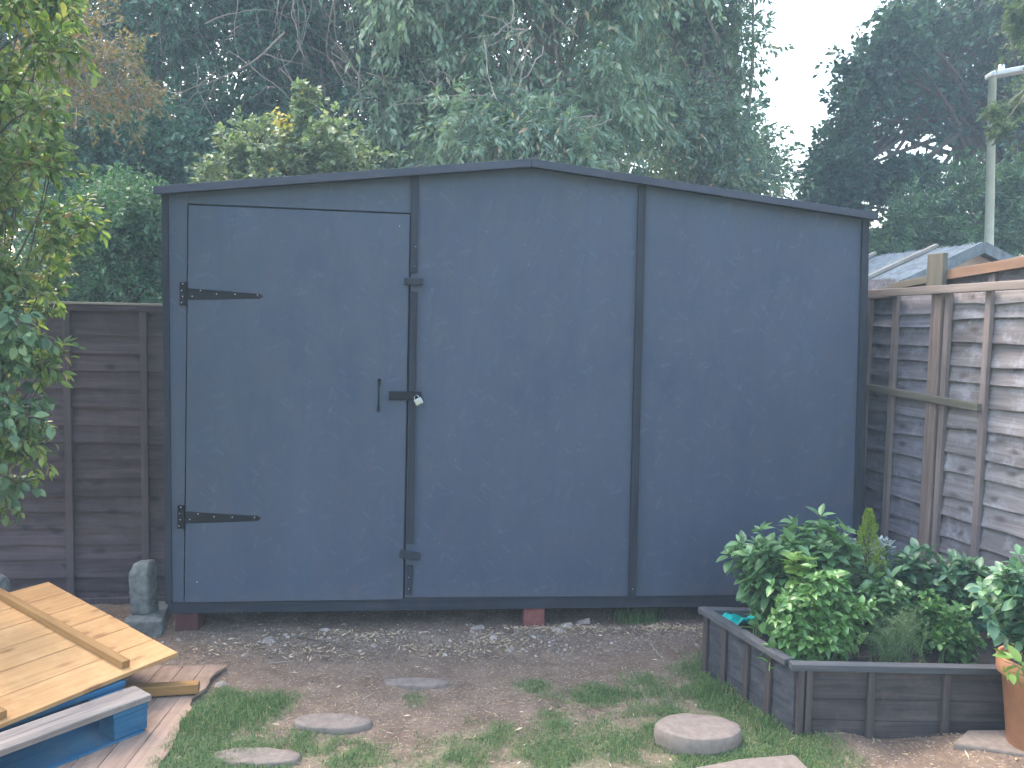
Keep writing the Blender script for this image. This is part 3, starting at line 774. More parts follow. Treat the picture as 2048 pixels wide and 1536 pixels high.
    Ls = L * rng.uniform(.6, 1.25, nL); Ws = W * rng.uniform(.7, 1.2, nL) * Ls / L
    v, fs = leaf_geo(P - base, D, Nn, Ls, Ws, kind)
    o = link('crown', fast('crown', v, fs), mleaf, root)
    return root

M['lf_ivy'] = leafmat('dark_blue_green_leaves', [(0, (0.023, 0.073, 0.049)), (.5, (0.049, 0.134, 0.089)), (1, (0.108, 0.215, 0.146))], .55, .3, patch=(0.064, 0.147, 0.080), patchscale=.9)
M['lf_cherry'] = leafmat('hanging_green_leaves', [(0, (0.083, 0.161, 0.131)), (.6, (0.183, 0.282, 0.206)), (.93, (0.332, 0.405, 0.282)), (1, (0.666, 0.466, 0.343))], .5, .35, patch=(0.259, 0.356, 0.236), patchscale=.8)
M['lf_oak'] = leafmat('dark_oak_leaves', [(0, (0.025, 0.069, 0.056)), (.6, (0.049, 0.121, 0.091)), (1, (0.082, 0.173, 0.116))], .6, .3)
M['lf_pale'] = leafmat('pale_sapling_leaves', [(0, (0.098, 0.149, 0.084)), (.6, (0.196, 0.257, 0.140)), (.97, (0.336, 0.392, 0.238)), (1, (0.630, 0.486, 0.112))], .45, .35)
M['lf_yellow'] = leafmat('yellow_leaves', [(0, (.45, .34, .05)), (1, (.60, .48, .10))], .5, .35)
M['lf_hedge'] = leafmat('hedge_leaves', [(0, (0.040, 0.105, 0.059)), (.6, (0.086, 0.183, 0.099)), (1, (0.148, 0.267, 0.132))], .5, .3)
M['lf_brown'] = leafmat('rusty_leaves', [(0, (.09, .11, .05)), (.5, (.20, .17, .09)), (.85, (.27, .18, .10)), (1, (.34, .17, .09))], .6, .35)
M['lf_feather'] = leafmat('feathery_leaves', [(0, (.07, .12, .06)), (1, (.18, .24, .13))], .5, .4)
M['lf_shrub'] = leafmat('fresh_green_leaves', [(0, (.07, .12, .035)), (.45, (.15, .23, .06)), (.8, (.27, .36, .10)), (.92, (.40, .38, .12)), (1, (.34, .18, .10))], .36, .45, patch=(.20, .26, .12), patchscale=2.5)
M['lf_shrubd'] = leafmat('dark_green_shrub_leaves', [(0, (0.058, 0.111, 0.058)), (.6, (0.117, 0.195, 0.098)), (1, (0.221, 0.312, 0.156))], .36, .3)

def clumps(poly, n, y0, y1, rng):
    p = inpoly(poly, n, rng); return AT(p[:, 0], p[:, 1], rng.uniform(y0, y1, n))
rg = np.random.default_rng(5)
# --- background wood, each tree on its own
rw = np.random.default_rng(55); n = 90000
Pw = np.stack([rw.uniform(-14, 6.0, n), rw.uniform(15.5, 19.5, n), rw.uniform(.2, 12.5, n)], -1)
Pw = Pw[(rnoise(Pw[:, 0] * 1.0, Pw[:, 2] * 1.0, 3, 3, 1) > .33) & (Pw[:, 0] < 5.2 - .25 * np.abs(Pw[:, 2] - 5))]
v, fs = leaf_geo(Pw, rw.normal(0, 1, Pw.shape), unit(rw.normal(0, .6, Pw.shape) + [0, -.4, 1]), rw.uniform(.14, .26, len(Pw)), rw.uniform(.09, .15, len(Pw)))
tag(link('woodland', fast('woodland', v, fs), M['lf_ivy']), 'distant dark foliage filling in behind the trees beyond the shed', 'woodland', kind='stuff')
C = clumps([(-250, -350), (430, -350), (420, 120), (400, 330), (300, 400), (100, 420), (-250, 430)], 75, 10.0, 13.0, rg)
tree('evergreen_tree', 'dark blue green tree behind the rusty leaved tree, far left of the wood', 'tree', (-4.9, 11.5, 0), C, .85, M['lf_ivy'], M['barkg'], 101, 44, 24, .10, .055, .25, .22, up=.3, limb_r=.05, group='trees beyond the shed')
C = clumps([(330, -350), (900, -350), (880, 60), (860, 360), (520, 380), (330, 420)], 78, 10.0, 12.6, rg)
tree('evergreen_tree', 'dark ivy clad tree with bare hanging stems behind the left half of the roof', 'tree', (-2.6, 11.5, 0), C, .8, M['lf_ivy'], M['barkg'], 102, 44, 24, .10, .05, .4, .25, up=.2, limb_r=.035, twigfrac=.35, twigr=.006, group='trees beyond the shed')
C = clumps([(760, -350), (1300, -350), (1290, 330), (960, 360), (780, 300)], 70, 9.0, 11.0, rg)
tree('cherry_tree', 'tall green tree with long drooping leaves above the roof ridge', 'tree', (.6, 10.2, 0), C, .72, M['lf_cherry'], M['barkg'], 103, 44, 24, .12, .044, .6, .22, up=.1, limb_r=.03, group='trees beyond the shed')
C = clumps([(820, 250), (960, 215), (1100, 210), (1230, 290), (1260, 350), (1150, 345), (960, 350), (830, 340)], 24, 8.0, 9.2, rg)
tree('cherry_tree', 'lower spreading branches of pale green drooping leaves just over the ridge', 'tree', (.3, 8.6, 0), C, .42, M['lf_cherry'], M['barkg'], 104, 30, 16, .10, .036, .35, .10, up=.1, limb_r=.018, group='trees beyond the shed')
C = clumps([(1200, -350), (1500, -350), (1500, 60), (1440, 180), (1480, 230), (1520, 330), (1560, 400), (1250, 390)], 75, 11.0, 13.5, rg)
tree('broadleaf_tree', 'tall grey green tree whose ragged right edge meets the bright gap of sky', 'tree', (3.3, 12.2, 0), C, .75, M['lf_cherry'], M['barkg'], 105, 46, 24, .105, .046, .35, .25, up=.3, limb_r=.04, group='trees beyond the shed')
# bare hanging stems and branches in front of the ivy clad crown and the cherry
def stems(root_name, groups, seed, name, mat):
    root = bpy.data.objects[root_name]; rr = np.random.default_rng(seed); base = np.array(root.location); PP, RR = [], []
    for (ax, ay, bx_, by_, Yd, n, spread, r0) in groups:
        for _ in range(n):
            a = AT(ax + rr.normal(0, spread), ay + rr.normal(0, spread * .6), Yd + rr.normal(0, .15)); b = AT(bx_ + rr.normal(0, spread * 1.3), by_ + rr.normal(0, spread), Yd + rr.normal(0, .25))
            mid = (a + b) / 2 + rr.normal(0, .16, 3) * np.linalg.norm(b - a) * .8; t = np.linspace(0, 1, 9)[:, None]
            p = (1 - t) ** 2 * a + 2 * t * (1 - t) * mid + t ** 2 * b + rr.normal(0, .012, (9, 3)); PP.append(p - base); RR.append(np.linspace(r0, r0 * .35, 9) * rr.uniform(.6, 1.2))
    v, f = tubes(np.array(PP), np.array(RR), 5); MB().addnp(v, f).build(name, mat, root)
stems('evergreen_tree.001', [(540, -40, 600, 110, 9.5, 8, 50, .006), (640, -40, 690, 120, 9.5, 7, 40, .006), (555, -60, 552, 75, 9.4, 1, 5, .012), (565, 60, 370, 185, 9.4, 1, 10, .014), (420, 60, 520, 40, 9.5, 3, 30, .006),
      (480, 120, 430, 260, 9.6, 7, 50, .006), (600, 130, 640, 250, 9.6, 7, 50, .006), (700, 120, 760, 260, 9.6, 10, 40, .008)], 3, 'hanging_stems', M['twigpale'])
stems('cherry_tree', [(1030, -40, 1035, 150, 8.6, 1, 6, .010), (1050, 50, 960, 60, 8.6, 4, 20, .009), (1050, 80, 1030, 190, 8.5, 6, 25, .009), (900, 180, 840, 130, 8.6, 4, 20, .009), (950, 200, 830, 215, 8.5, 4, 15, .009), (1180, 40, 1110, 60, 8.6, 4, 30, .007), (1200, 240, 1120, 330, 8.3, 6, 30, .007)], 4, 'bare_branches', M['twigpale'])
# --- right hand oak
C = clumps([(1900, -300), (2350, -300), (2350, 330), (1990, 250), (1800, 255), (1700, 270), (1690, 250), (1740, 190), (1800, 60), (1860, 20)], 95, 13.3, 16.8, rg)
C2 = clumps([(1660, 250), (1700, 260), (1730, 440), (1650, 440), (1640, 360)], 14, 13.3, 15.5, rg)
C3 = clumps([(1730, 470), (2000, 440), (2000, 520), (1730, 520)], 9, 13.3, 15.5, rg)
C4 = clumps([(1690, 180), (1760, 70), (1830, 0), (1860, 20), (1740, 250)], 14, 13.3, 15.5, rg)
C5 = clumps([(1690, 330), (1990, 340), (1990, 390), (1690, 400)], 8, 13.3, 15.5, rg)
C = np.concatenate([C, C2, C3, C4, C5])
tree('oak_tree', 'big dark oak on the right of the sky gap with light showing through below', 'tree', (9.3, 15.2, 0), C, np.concatenate([np.full(95, .8), np.full(37, .53), np.full(8, .35)]), M['lf_oak'], M['bark'], 106, 36, 17, .125, .078, .15, .32, up=.2, limb_r=.07, twigr=.012, twigfrac=.3)
C = clumps([(1800, 440), (1900, 380), (2100, 330), (2150, 520), (1800, 520)], 28, 11.6, 12.9, rg)
tree('conifer_shrub', 'blue green shrub mass standing behind the corrugated outbuilding', 'shrub', (7.3, 12.3, 0), C, .6, M['lf_hedge'], M['bark'], 107, 40, 22, .10, .036, .1, .15, up=.4, limb_r=.03)
C = clumps([(1735, 500), (1850, 480), (1950, 500), (1950, 560), (1735, 560)], 10, 11.6, 12.9, rg)
tree('hedge_shrub', 'low green shrub between the shed corner and the corrugated roof', 'shrub', (5.9, 12.4, 0), C, .48, M['lf_hedge'], M['bark'], 117, 40, 22, .12, .045, .1, .12, up=.4, limb_r=.03)
C = clumps([(2060, -100), (2240, -100), (2240, 380), (2090, 340), (2085, 300), (2090, 200), (2060, 60)], 22, 8.0, 9.4, rg)
C_ = AT(np.array([1990., 1998, 2040, 2030, 2040]), np.array([228., 262, 60, 210, 20]), np.array([8.4, 8.6, 8.3, 8.8, 8.2]))
C = np.concatenate([C, C_])
tree('feathery_tree', 'pale feathery leaved tree at the right edge in front of the lamp', 'tree', (6.1, 8.9, 0), C, np.concatenate([np.full(22, .45), np.full(5, .13)]), M['lf_feather'], M['barkg'], 108, 34, 26, .06, .018, .3, .10, up=.4, limb_r=.014)
# --- nearer left side
C = clumps([(165, -40), (230, 20), (280, 120), (285, 220), (210, 240), (120, 190), (60, 230), (40, 60)], 22, 5.6, 6.4, rg)
tree('rowan_tree', 'thin tree with rusty orange brown leaves behind the green shrub', 'tree', (-3.9, 6.1, 0), C, .27, M['lf_brown'], M['barkg'], 109, 20, 13, .034, .018, .3, .05, up=.3, limb_r=.009, twigfrac=.6, twigr=.003)
C = clumps([(60, 450), (160, 420), (240, 400), (330, 430), (400, 560), (400, 640), (40, 640)], 40, 6.2, 7.2, rg)
tree('hedge_bush', 'rounded green bush showing over the left fence beside the shed', 'bush', (-3.2, 6.8, 0), C, .33, M['lf_hedge'], M['bark'], 110, 46, 24, .045, .024, .1, .06, up=.5, limb_r=.012)
C = clumps([(150, 260), (340, 260), (380, 400), (330, 560), (150, 520)], 26, 8.6, 9.8, rg)
tree('dark_bush', 'dark shaded bush between the left wood and the rounded fence bush', 'bush', (-4.3, 9.3, 0), C, .65, M['lf_ivy'], M['bark'], 111, 44, 24, .085, .045, .2, .1, up=.3, limb_r=.02)
C = clumps([(420, 320), (480, 275), (560, 270), (700, 260), (750, 300), (745, 350), (400, 370)], 34, 6.9, 7.8, rg)
C_ = AT(np.array([600., 610, 615, 545, 600, 650]), np.array([250., 215, 185, 250, 280, 290]), np.full(6, 7.2))
sap = tree('maple_sapling', 'pale green maple sapling with a thin upright shoot behind the shed roof', 'sapling', (-2.0, 7.4, 0), np.concatenate([C, C_]), np.concatenate([np.full(34, .27), np.full(6, .13)]),
     M['lf_pale'], M['barkg'], 112, 20, 14, .055, .042, .25, .04, up=.5, limb_r=.008, twigr=.003)
# a spray of yellowed leaves on the sapling
rr2 = np.random.default_rng(9); n = 60
P = AT(rr2.normal(563, 11, n), rr2.normal(247, 14, n), rr2.uniform(6.95, 7.2, n)) - np.array([-2.0, 7.4, 0])
v, fs = leaf_geo(P, rr2.normal(0, 1, (n, 3)), unit(rr2.normal(0, .5, (n, 3)) + [0, -.4, 1]), np.full(n, .05), np.full(n, .04), 'rhomb')
link('yellow_leaves', fast('yellow_leaves', v, fs), M['lf_yellow'], sap)

# --- foreground shrub at the left edge
poly = [(-260, -250), (120, -250), (140, 40), (165, 110), (120, 170), (130, 240), (150, 300), (110, 340), (150, 420), (150, 500), (110, 560), (70, 620), (-260, 620)]
C = clumps(poly, 84, 3.35, 4.05, rg)
low = clumps([(-200, 600), (80, 620), (95, 700), (95, 760), (60, 850), (50, 950), (30, 1000), (-200, 1000)], 24, 3.4, 3.9, rg)
fsh = tree('garden_shrub', 'bright green leafy shrub overhanging the fence at the left edge', 'shrub', (-2.85, 3.9, 0), np.concatenate([C, low]), np.concatenate([np.full(84, .15), np.full(24, .12)]),
     M['lf_shrub'], M['bark'], 113, 18, 10, .050, .022, .3, .035, kind='leaf', up=.5, limb_r=.006, twigr=.0022, twigfrac=.8, fork=(-2.5, 3.7, .9))
C = clumps([(-120, 560), (60, 600), (100, 650), (95, 740), (60, 800), (60, 900), (30, 1000), (-120, 1000)], 24, 3.3, 3.6, rg)
tree('climbing_plant', 'darker broad leaved climber trailing down the fence below the green shrub', 'climber', (-2.78, 3.9, 0), C, .13, M['lf_shrubd'], M['bark'], 114, 11, 8, .050, .034, .6, .02, kind='leaf', up=.1, limb_r=.005, twigr=.002, twigfrac=.9)

# ------------------------------------------------------------------ pallet, boards and timber at the lower left
def frame_obj(o, origin, ex, nrm):
    ex = Vector(ex).normalized(); n = Vector(nrm).normalized(); ey = n.cross(ex).normalized()
    m = Matrix((ex, ey, n)).transposed().to_4x4(); m.translation = Vector(origin)
    o.matrix_world = m; return m
c1 = G(298, 1392, .165); c2 = G(0, 1502, .165)
e1 = (c2 - c1); e1[2] = 0; e1 /= np.linalg.norm(e1)
pal = thing('pallet', 'blue painted wooden pallet with a worn grey top plank, lower left corner', 'pallet')
frame_obj(pal, (c1[0], c1[1], .012), e1, (0, 0, 1))        # local x towards the viewer-left, y to the right-hand normal
sgn = -1                                                   # pallet body lies on the -y side
def yb(a, b): return (min(sgn * a, sgn * b), max(sgn * a, sgn * b))
rp = np.random.default_rng(4)
for i, y_ in enumerate((0, .20, .42, .64, .86)):
    a, b = yb(y_, y_ + .135)
    MB().box(-.012, 1.2, a, b, .130, .155).build('top_plank', M['greyplank'] if i == 0 else M['bluepaint'], pal, bevel=.004)
for i, x_ in enumerate((.0, .53, 1.055)):
    a, b = yb(.004, .99)
    MB().box(x_, x_ + .14, a, b, .108, .1285).build('stringer_board', M['bluepaint'], pal, bevel=.003)
    for y_ in (.006, .43, .85):
        a, b = yb(y_, y_ + .125)
        MB().box(x_ + .004, x_ + .136, a, b, .0225, .1065).build('spacer_block', M['bluepaint'], pal, bevel=.003)
for y_ in (.0, .43, .85):
    a, b = yb(y_, y_ + (.30 if y_ == 0 else .13))
    MB().box(.02, 1.2, a, b, .0, .021).build('bottom_board', M['bluepaint'], pal, bevel=.003)
# pine panel
PA = G(358, 1305, .195); PB = G(0, 1450, .185); PC = G(98, 1163, .30)
exv = PB - PA; exv /= np.linalg.norm(exv)
nrm = np.cross(exv, PC - PA); nrm /= np.linalg.norm(nrm); nrm *= np.sign(nrm[2])
pan = thing('pine_panel', 'varnished tongue and groove pine panel lying across the blue pallet', 'wooden panel')
Mx = frame_obj(pan, PA, exv, nrm)
loc = np.array(Mx.inverted() @ Vector(PC))
wid = loc[1]; nb_ = 6; sk = loc[0]
for i in range(nb_):
    a = wid * i / nb_; b = wid * (i + 1) / nb_
    g = .0036 * np.sign(wid); jx = rp.uniform(-.006, .004)
    ya, yb2 = min(a + g, b - g * .2), max(a + g, b - g * .2)
    s0_, s1_ = sk * ya / wid + jx, sk * yb2 / wid + jx
    MB().hprism([(s0_, ya), (1.75, ya), (1.75, yb2), (s1_, yb2)], -.018, rp.uniform(0, .0015)).build('plank', M['pine'], pan, bevel=.0025)
for x_ in (.35, 1.2):
    MB().box(x_, x_ + .09, min(wid * .04, wid * .96), max(wid * .04, wid * .96), -.037, -.0185).build('rear_rail', M['pinebar'], pan)
Pn = np.array(nrm)
def onpan(px, py, h=0.0): return PLN(px, py, PA + Pn * h, Pn)
def timber(name, label, cat, a, b, w_, h_, mat, up):
    a = np.array(a); b = np.array(b); d = (b - a); L_ = np.linalg.norm(d)
    o = thing(name, label, cat)
    frame_obj(o, a, d, up)
    MB().box(0, L_, -w_ / 2, w_ / 2, .0008, h_).build('timber', mat, o, bevel=.002)
    return o
timber('timber_batten', 'square pine batten lying slanting over the top of the pine panel', 'batten', onpan(252, 1336), onpan(-120, 1126), .036, .032, M['pinebar'], Pn)
timber('timber_batten', 'short visible end of a pine batten at the left edge of the panel', 'batten', onpan(4, 1440), onpan(-250, 1290), .036, .032, M['pinebar'], Pn)
timber('timber_batten', 'pale offcut of square timber lying on the old boards, poking out from under the panel', 'batten', G(398, 1383, .035), G(170, 1397, .035), .05, .042, M['pinebar'], (0, 0, 1))
# old boards on the ground
q1 = G(452, 1332, .02); q2 = G(305, 1536, .02)
gd = q2 - q1; gd[2] = 0; gl = np.linalg.norm(gd)
oldb = thing('old_board', 'old pinkish brown boarding with a torn ragged edge lying on the grass under the pallet', 'board')
frame_obj(oldb, (q1[0], q1[1], .014), gd, (0, 0, 1))
s_y = -1
for i in range(9):
    a = i * .098 + (.0 if i == 0 else .0); b = (i + 1) * .098 - .003
    x0_ = .01 * rp.uniform(-1, 1)
    if i == 0:
        n = 46; xs = np.linspace(0, 1.4, n)
        ed = .0 + (rnoise(xs * 9, xs * 0, 4, 3, 1) - .5) * .05 + .03 * np.sin(xs * 4.4) * (xs < 1)
        ed[(xs > .42) & (xs < .50)] -= .02
        pts = [(x, s_y * e) for x, e in zip(xs, ed)] + [(1.4, s_y * b), (0, s_y * b)]
        if s_y < 0: pts = pts[::-1]
        MB().hprism(pts, 0, .012).build('plank', M['oldply'], oldb)
    else:
        MB().box(x0_, 1.5, min(s_y * a, s_y * b), max(s_y * a, s_y * b), 0, .012).build('plank', M['oldply'], oldb, bevel=.002)
# concrete pieces
def rough(mm, name, mat, par, amp, lvl=3, seed=0, bev=.01):
    o = mm.build(name, mat, par)
    b = o.modifiers.new('bevel', 'BEVEL'); b.width = bev; b.segments = 2
    s = o.modifiers.new('sub', 'SUBSURF'); s.subdivision_type = 'SIMPLE'; s.levels = lvl; s.render_levels = lvl
    t = bpy.data.textures.new(name, 'CLOUDS'); t.noise_scale = .05
    d = o.modifiers.new('rough', 'DISPLACE'); d.texture = t; d.strength = amp; d.mid_level = .5
    for p in o.data.polygons: p.use_smooth = True
    return o
def onz(px, py, Y): return AT(px, py, Y)
fb = AT(245, 1280, 4.10); fb2 = AT(322, 1280, 4.10)
blk = thing('concrete_block', 'grey concrete block on the ground beside the left corner of the shed', 'block', ((fb[0] + fb2[0]) / 2, 4.1, 0))
hw = (fb2[0] - fb[0]) / 2
rough(MB().hprism([(-hw, 0), (hw, 0), (hw - .085, .32), (-hw - .03, .32)], -.04, AT(285, 1243, 4.1)[2]), 'block_body', M['concrete'], blk, .008)
zt = AT(285, 1243, 4.1)[2]
pc = AT(289, 1213, 4.24)
stub = thing('concrete_stub', 'broken concrete post stub standing upright on the grey block', 'post stub', (pc[0], pc[1], zt))
h1 = AT(289, 1122, 4.24)[2] - zt
rough(MB().add([(-.055, -.05, 0), (.045, -.05, 0), (.06, .05, 0), (-.045, .05, 0), (-.066, -.05, h1 * .78), (.036, -.05, h1 * .80), (.05, .05, h1 * .86), (-.05, .05, h1 * .84),
                (-.045, -.025, h1 * .97), (.035, -.03, h1), (.04, .045, h1), (-.035, .045, h1 * .98)],
     [(3, 2, 1, 0), (0, 1, 5, 4), (1, 2, 6, 5), (2, 3, 7, 6), (3, 0, 4, 7), (4, 5, 9, 8), (5, 6, 10, 9), (6, 7, 11, 10), (7, 4, 8, 11), (8, 9, 10, 11)]), 'stub_body', M['concrete'], stub, .012)
sp = AT(-8, 1180, 4.05)
st_ = thing('grey_stone', 'rounded grey stone at the left edge beside the pine panel', 'stone', (sp[0], sp[1], .0))
rough(MB().box(-.06, .06, -.05, .05, -.02, sp[2] + .08), 'stone_body', M['concrete'], st_, .03, bev=.035)

# ------------------------------------------------------------------ stepping stones
def disc(px, py, wpx, hpx, mat, label, th=.02, top=.014, seed=0, rot=0, group='round stepping stones'):
    c = G(px, py, top); D = c[1]
    rx = wpx * D / F; ry = hpx * D * D / (F * (CAM_H - top))
    z0 = gh(np.array([c[0]]), np.array([c[1]]))[0]
    o = thing('stepping_stone', label, 'stepping stone', (c[0], c[1], z0 * .5), 0, group)
    n = 40; an = np.arange(n) * 2 * math.pi / n
    rr_ = 1 + (rnoise(np.cos(an) * 2 + 5, np.sin(an) * 2 + 5, seed, 3, 1.5) - .5) * .18
    ring = lambda k, z: np.stack([rx * rr_ * k * np.cos(an), ry * rr_ * k * np.sin(an), np.full(n, z)], -1)
    ks = [(1.0, top - th), (1.03, top - th * .5), (1.0, top - .004), (.97, top), (.8, top + .001), (.55, top + .0005), (.25, top + .001), (.01, top)]
    v = np.concatenate([ring(k_, z_) for k_, z_ in ks]); v[3 * n:, 2] += (rnoise(v[3 * n:, 0] * 30, v[3 * n:, 1] * 30, seed, 3, 1) - .5) * .008
    ix = np.arange(len(ks) * n).reshape(len(ks), n); a = ix[:-1]; b = ix[1:]
    q = np.stack([a, np.roll(a, -1, 1), np.roll(b, -1, 1), b], -1).reshape(-1, 4)
    MB().addnp(v, [q]).build('slab', mat, o, True)
disc(665, 1439, 80, 17, M['slabd'], 'round stone sunk in the soil, middle one of the left three', seed=1, th=.05, top=.018)
disc(513, 1510, 90, 18, M['slabd'], 'round stone sunk in the soil, nearest of the left three', seed=2, th=.05, top=.018)
disc(832, 1362, 66, 9, M['slabd'], 'small looking round stone sunk in bare soil, farthest of them, nearest the shed', seed=3, th=.05, top=.018)
disc(1397, 1453, 87, 28, M['slab'], 'thick round pinkish stepping stone raised on the grass beside the planter', th=.075, top=.075, seed=4)
pts = [G(a, b, .03) for a, b in ((1390, 1534), (1480, 1517), (1588, 1508), (1622, 1540), (1640, 1620), (1400, 1620))]
o = thing('paving_slab', 'flat broken paving slab cut by the bottom edge below the raised round stone', 'slab', (pts[0][0], pts[0][1], 0))
MB().hprism([(p[0] - pts[0][0], p[1] - pts[0][1]) for p in pts][::-1], -.02, .03).build('slab', M['slab'], o, bevel=.006)
pts = [G(a, b, .082) for a, b in ((1935, 1460), (2120, 1459), (2120, 1520), (1905, 1486))]
o = thing('paving_slab', 'dusty slab edge behind the terracotta pot in front of the planter', 'slab', (pts[0][0], pts[0][1], 0))
MB().hprism([(p[0] - pts[0][0], p[1] - pts[0][1]) for p in pts][::-1], -.02, .084).build('slab', M['slabd'], o, bevel=.008)

# ------------------------------------------------------------------ raised planter
n0 = G(1590, 1478); n0[2] = 0
ZT = .318
f0 = G(1410, 1216, ZT)
sdv = f0 - G(1590, 1324, ZT); sdv[2] = 0
pbase = G(1590, 1324, ZT); pbase[2] = 0
PLW = 1.42
pl = thing('raised_planter', 'dark stained timber raised bed full of herbs and peppers at the lower right', 'planter', tuple(pbase))
sl_len = np.linalg.norm(sdv); su = sdv / sl_len
sdv2 = sdv
def hp(mm, P, z0, z1): return mm.hprism([(float(a), float(b)) for a, b in P], z0, z1)
# panels: boards stacked, each slightly stepped
def sidepanel(A, B, inward, name, mat, zs):
    mm = MB(); d = (B - A)[:2]; n_ = np.array(inward)[:2] / np.linalg.norm(inward[:2])
    for i in range(len(zs) - 1):
        o_ = .002 * (i % 2)
        P = [A[:2] + n_ * o_, B[:2] + n_ * o_, B[:2] + n_ * .02, A[:2] + n_ * .02]
        ar = sum(P[k][0] * P[(k + 1) % 4][1] - P[(k + 1) % 4][0] * P[k][1] for k in range(4))
        if ar < 0: P = P[::-1]
        hp(mm, P, zs[i] + .002, zs[i + 1])
    return mm.build(name, mat, pl, bevel=.002)
A_ = np.array([0, 0, 0.]); B_ = np.array([PLW, 0, 0]); C_ = A_ + sdv; D_ = np.array([PLW - .0, 0, 0]) + sdv
perp = np.array([-su[1], su[0], 0]); perp = perp if perp[0] > 0 else -perp
matpy = wood('dark_stained_side_board', (.030, .034, .045), (.075, .075, .088), 'y', 30, spot=(.12, .115, .12), spotamt=.35, bs=.6)
zsb = [-.06, .075, .165, ZT - .028]
sidepanel(A_ + [.004, 0, 0], B_, np.array([0, 1, 0]), 'front_panel', M['planter'], zsb)
sidepanel(A_, C_, perp, 'side_panel', matpy, [-.05, .07, .19, ZT - .028])
sidepanel(C_, D_, np.array([0, -1, 0]), 'back_panel', M['planter'], zsb)
sidepanel(B_, D_, -perp, 'side_panel', matpy, zsb)
def cap(A, B, wd, name='cap_rail', z1=ZT, ext=.0, mat=None):
    mm = MB(); mm.bar(A + [0, 0, z1 - .014], B + [0, 0, z1 - .014], wd, .028); return mm.build(name, mat or M['plantertop'], pl, bevel=.003)
matpt = wood('dark_stained_side_cap', (.055, .06, .072), (.12, .118, .125), 'y', 30, bs=.6)
cap(A_ + [-.02, -.004, 0], B_ + [.02, -.004, 0], .046)
cap(A_ + su * .030 + [-.004, 0, 0], C_ + su * .02 + [-.004, 0, 0], .046, mat=matpt, z1=ZT + .0015)
cap(C_ + [.02, 0, 0], D_ + [.02, 0, 0], .046)
cap(B_ + su * .03, D_, .046, mat=matpt, z1=ZT + .0015)
MB().bar(A_ + su * .08 + perp * .035 + [0, 0, ZT - .03], C_ - su * .12 + perp * .035 + [0, 0, ZT - .03], .02, .02).build('inner_batten', matpt, pl, bevel=.002)
def vb(P, w_, d_, z0, dirv, outn):
    c = np.array(P); a = c - dirv * w_ / 2 + outn * .001; b = c + dirv * w_ / 2 + outn * .001
    Q = [a[:2], b[:2], (b + outn * d_)[:2], (a + outn * d_)[:2]]
    ar = sum(Q[k][0] * Q[(k + 1) % 4][1] - Q[(k + 1) % 4][0] * Q[k][1] for k in range(4))
    if ar < 0: Q = Q[::-1]
    hp(MB(), Q, z0, ZT - .0285).build('batten', M['planterz'], pl, bevel=.002)
ex_ = np.array([1., 0, 0]); fy = np.array([0, -1., 0])
Dn = pbase[1]
def pxx(px): return PLN(px, 1400, pbase, np.array([0, 1., 0]))[0] - pbase[0]
for px, z0 in ((1598, -.04), (1615, -.05), (1739, -.06), (1889, -.03), (2020, .02)):
    vb([pxx(px), 0, 0], .030 if px > 1650 else .026, .018, z0, ex_, fy)
for px in (1414, 1452, 1498, 1543):
    p = PLN(px, 1300, pbase, perp) - pbase; p[2] = 0
    vb(p, .03, .016, -.04, su, -perp)
# compost
q_ = [A_ + perp * .02 + su * .02, B_ - perp * .02 + su * .02, D_ - perp * .02 - su * .02, C_ + perp * .02 - su * .02]
nx, ny = 70, 40; uu, vv2 = np.meshgrid(np.linspace(0, 1, nx), np.linspace(0, 1, ny))
P = (q_[0] * (1 - uu)[..., None] + q_[1] * uu[..., None]) * (1 - vv2)[..., None] + (q_[3] * (1 - uu)[..., None] + q_[2] * uu[..., None]) * vv2[..., None]
P[..., 2] = .235 + (rnoise(P[..., 0] * 20, P[..., 1] * 20, 3, 3, 1) - .5) * .035
ix = np.arange(nx * ny).reshape(ny, nx)
link('compost', fast('compost', P, [np.stack([ix[:-1, :-1], ix[:-1, 1:], ix[1:, 1:], ix[1:, :-1]], -1).reshape(-1, 4)], True), M['compost'], pl)
# teal plastic
def sheet(px, py, wx, wy, z, label, seed, hump=.05):
    c = G(px, py, z); n = 22; u_, v_ = np.meshgrid(np.linspace(-1, 1, n), np.linspace(-1, 1, n))
    x = u_ * wx + (rnoise(u_ * 2 + 9, v_ * 2, seed, 3, 1) - .5) * wx * .5; y = v_ * wy + (rnoise(u_ * 2, v_ * 2 + 9, seed + 1, 3, 1) - .5) * wy * .5
    zz = (rnoise(u_ * 3 + 4, v_ * 3 + 4, seed + 2, 3, 1) - .35) * hump * 2
    ix = np.arange(n * n).reshape(n, n)
    me = fast('plastic_sheet', np.stack([x, y, zz], -1), [np.stack([ix[:-1, :-1], ix[:-1, 1:], ix[1:, 1:], ix[1:, :-1]], -1).reshape(-1, 4)], False)
    o = link('plastic_sheet', me, M['teal']); o.location = (c[0], c[1], z); so = o.modifiers.new('s', 'SOLIDIFY'); so.thickness = .002
    return tag(o, label, 'plastic sheet')
sheet(1478, 1240, .12, .085, .275, 'crumpled teal plastic in the far left corner of the planter', 1, .04)
sheet(1850, 1232, .06, .04, .30, 'small teal plastic scrap between the herbs at the back of the planter', 5, .03)
sheet(2000, 1262, .07, .035, .28, 'teal plastic behind the leaves of the potted plant', 9, .03)
pk = G(1880, 1290, .24)
o = thing('plant_marker', 'short wooden stake marking a herb in the planter', 'marker', tuple(pk))
MB().box(-.009, .009, -.004, .004, -.05, .135).build('stake', M['postR'], o, bevel=.001)

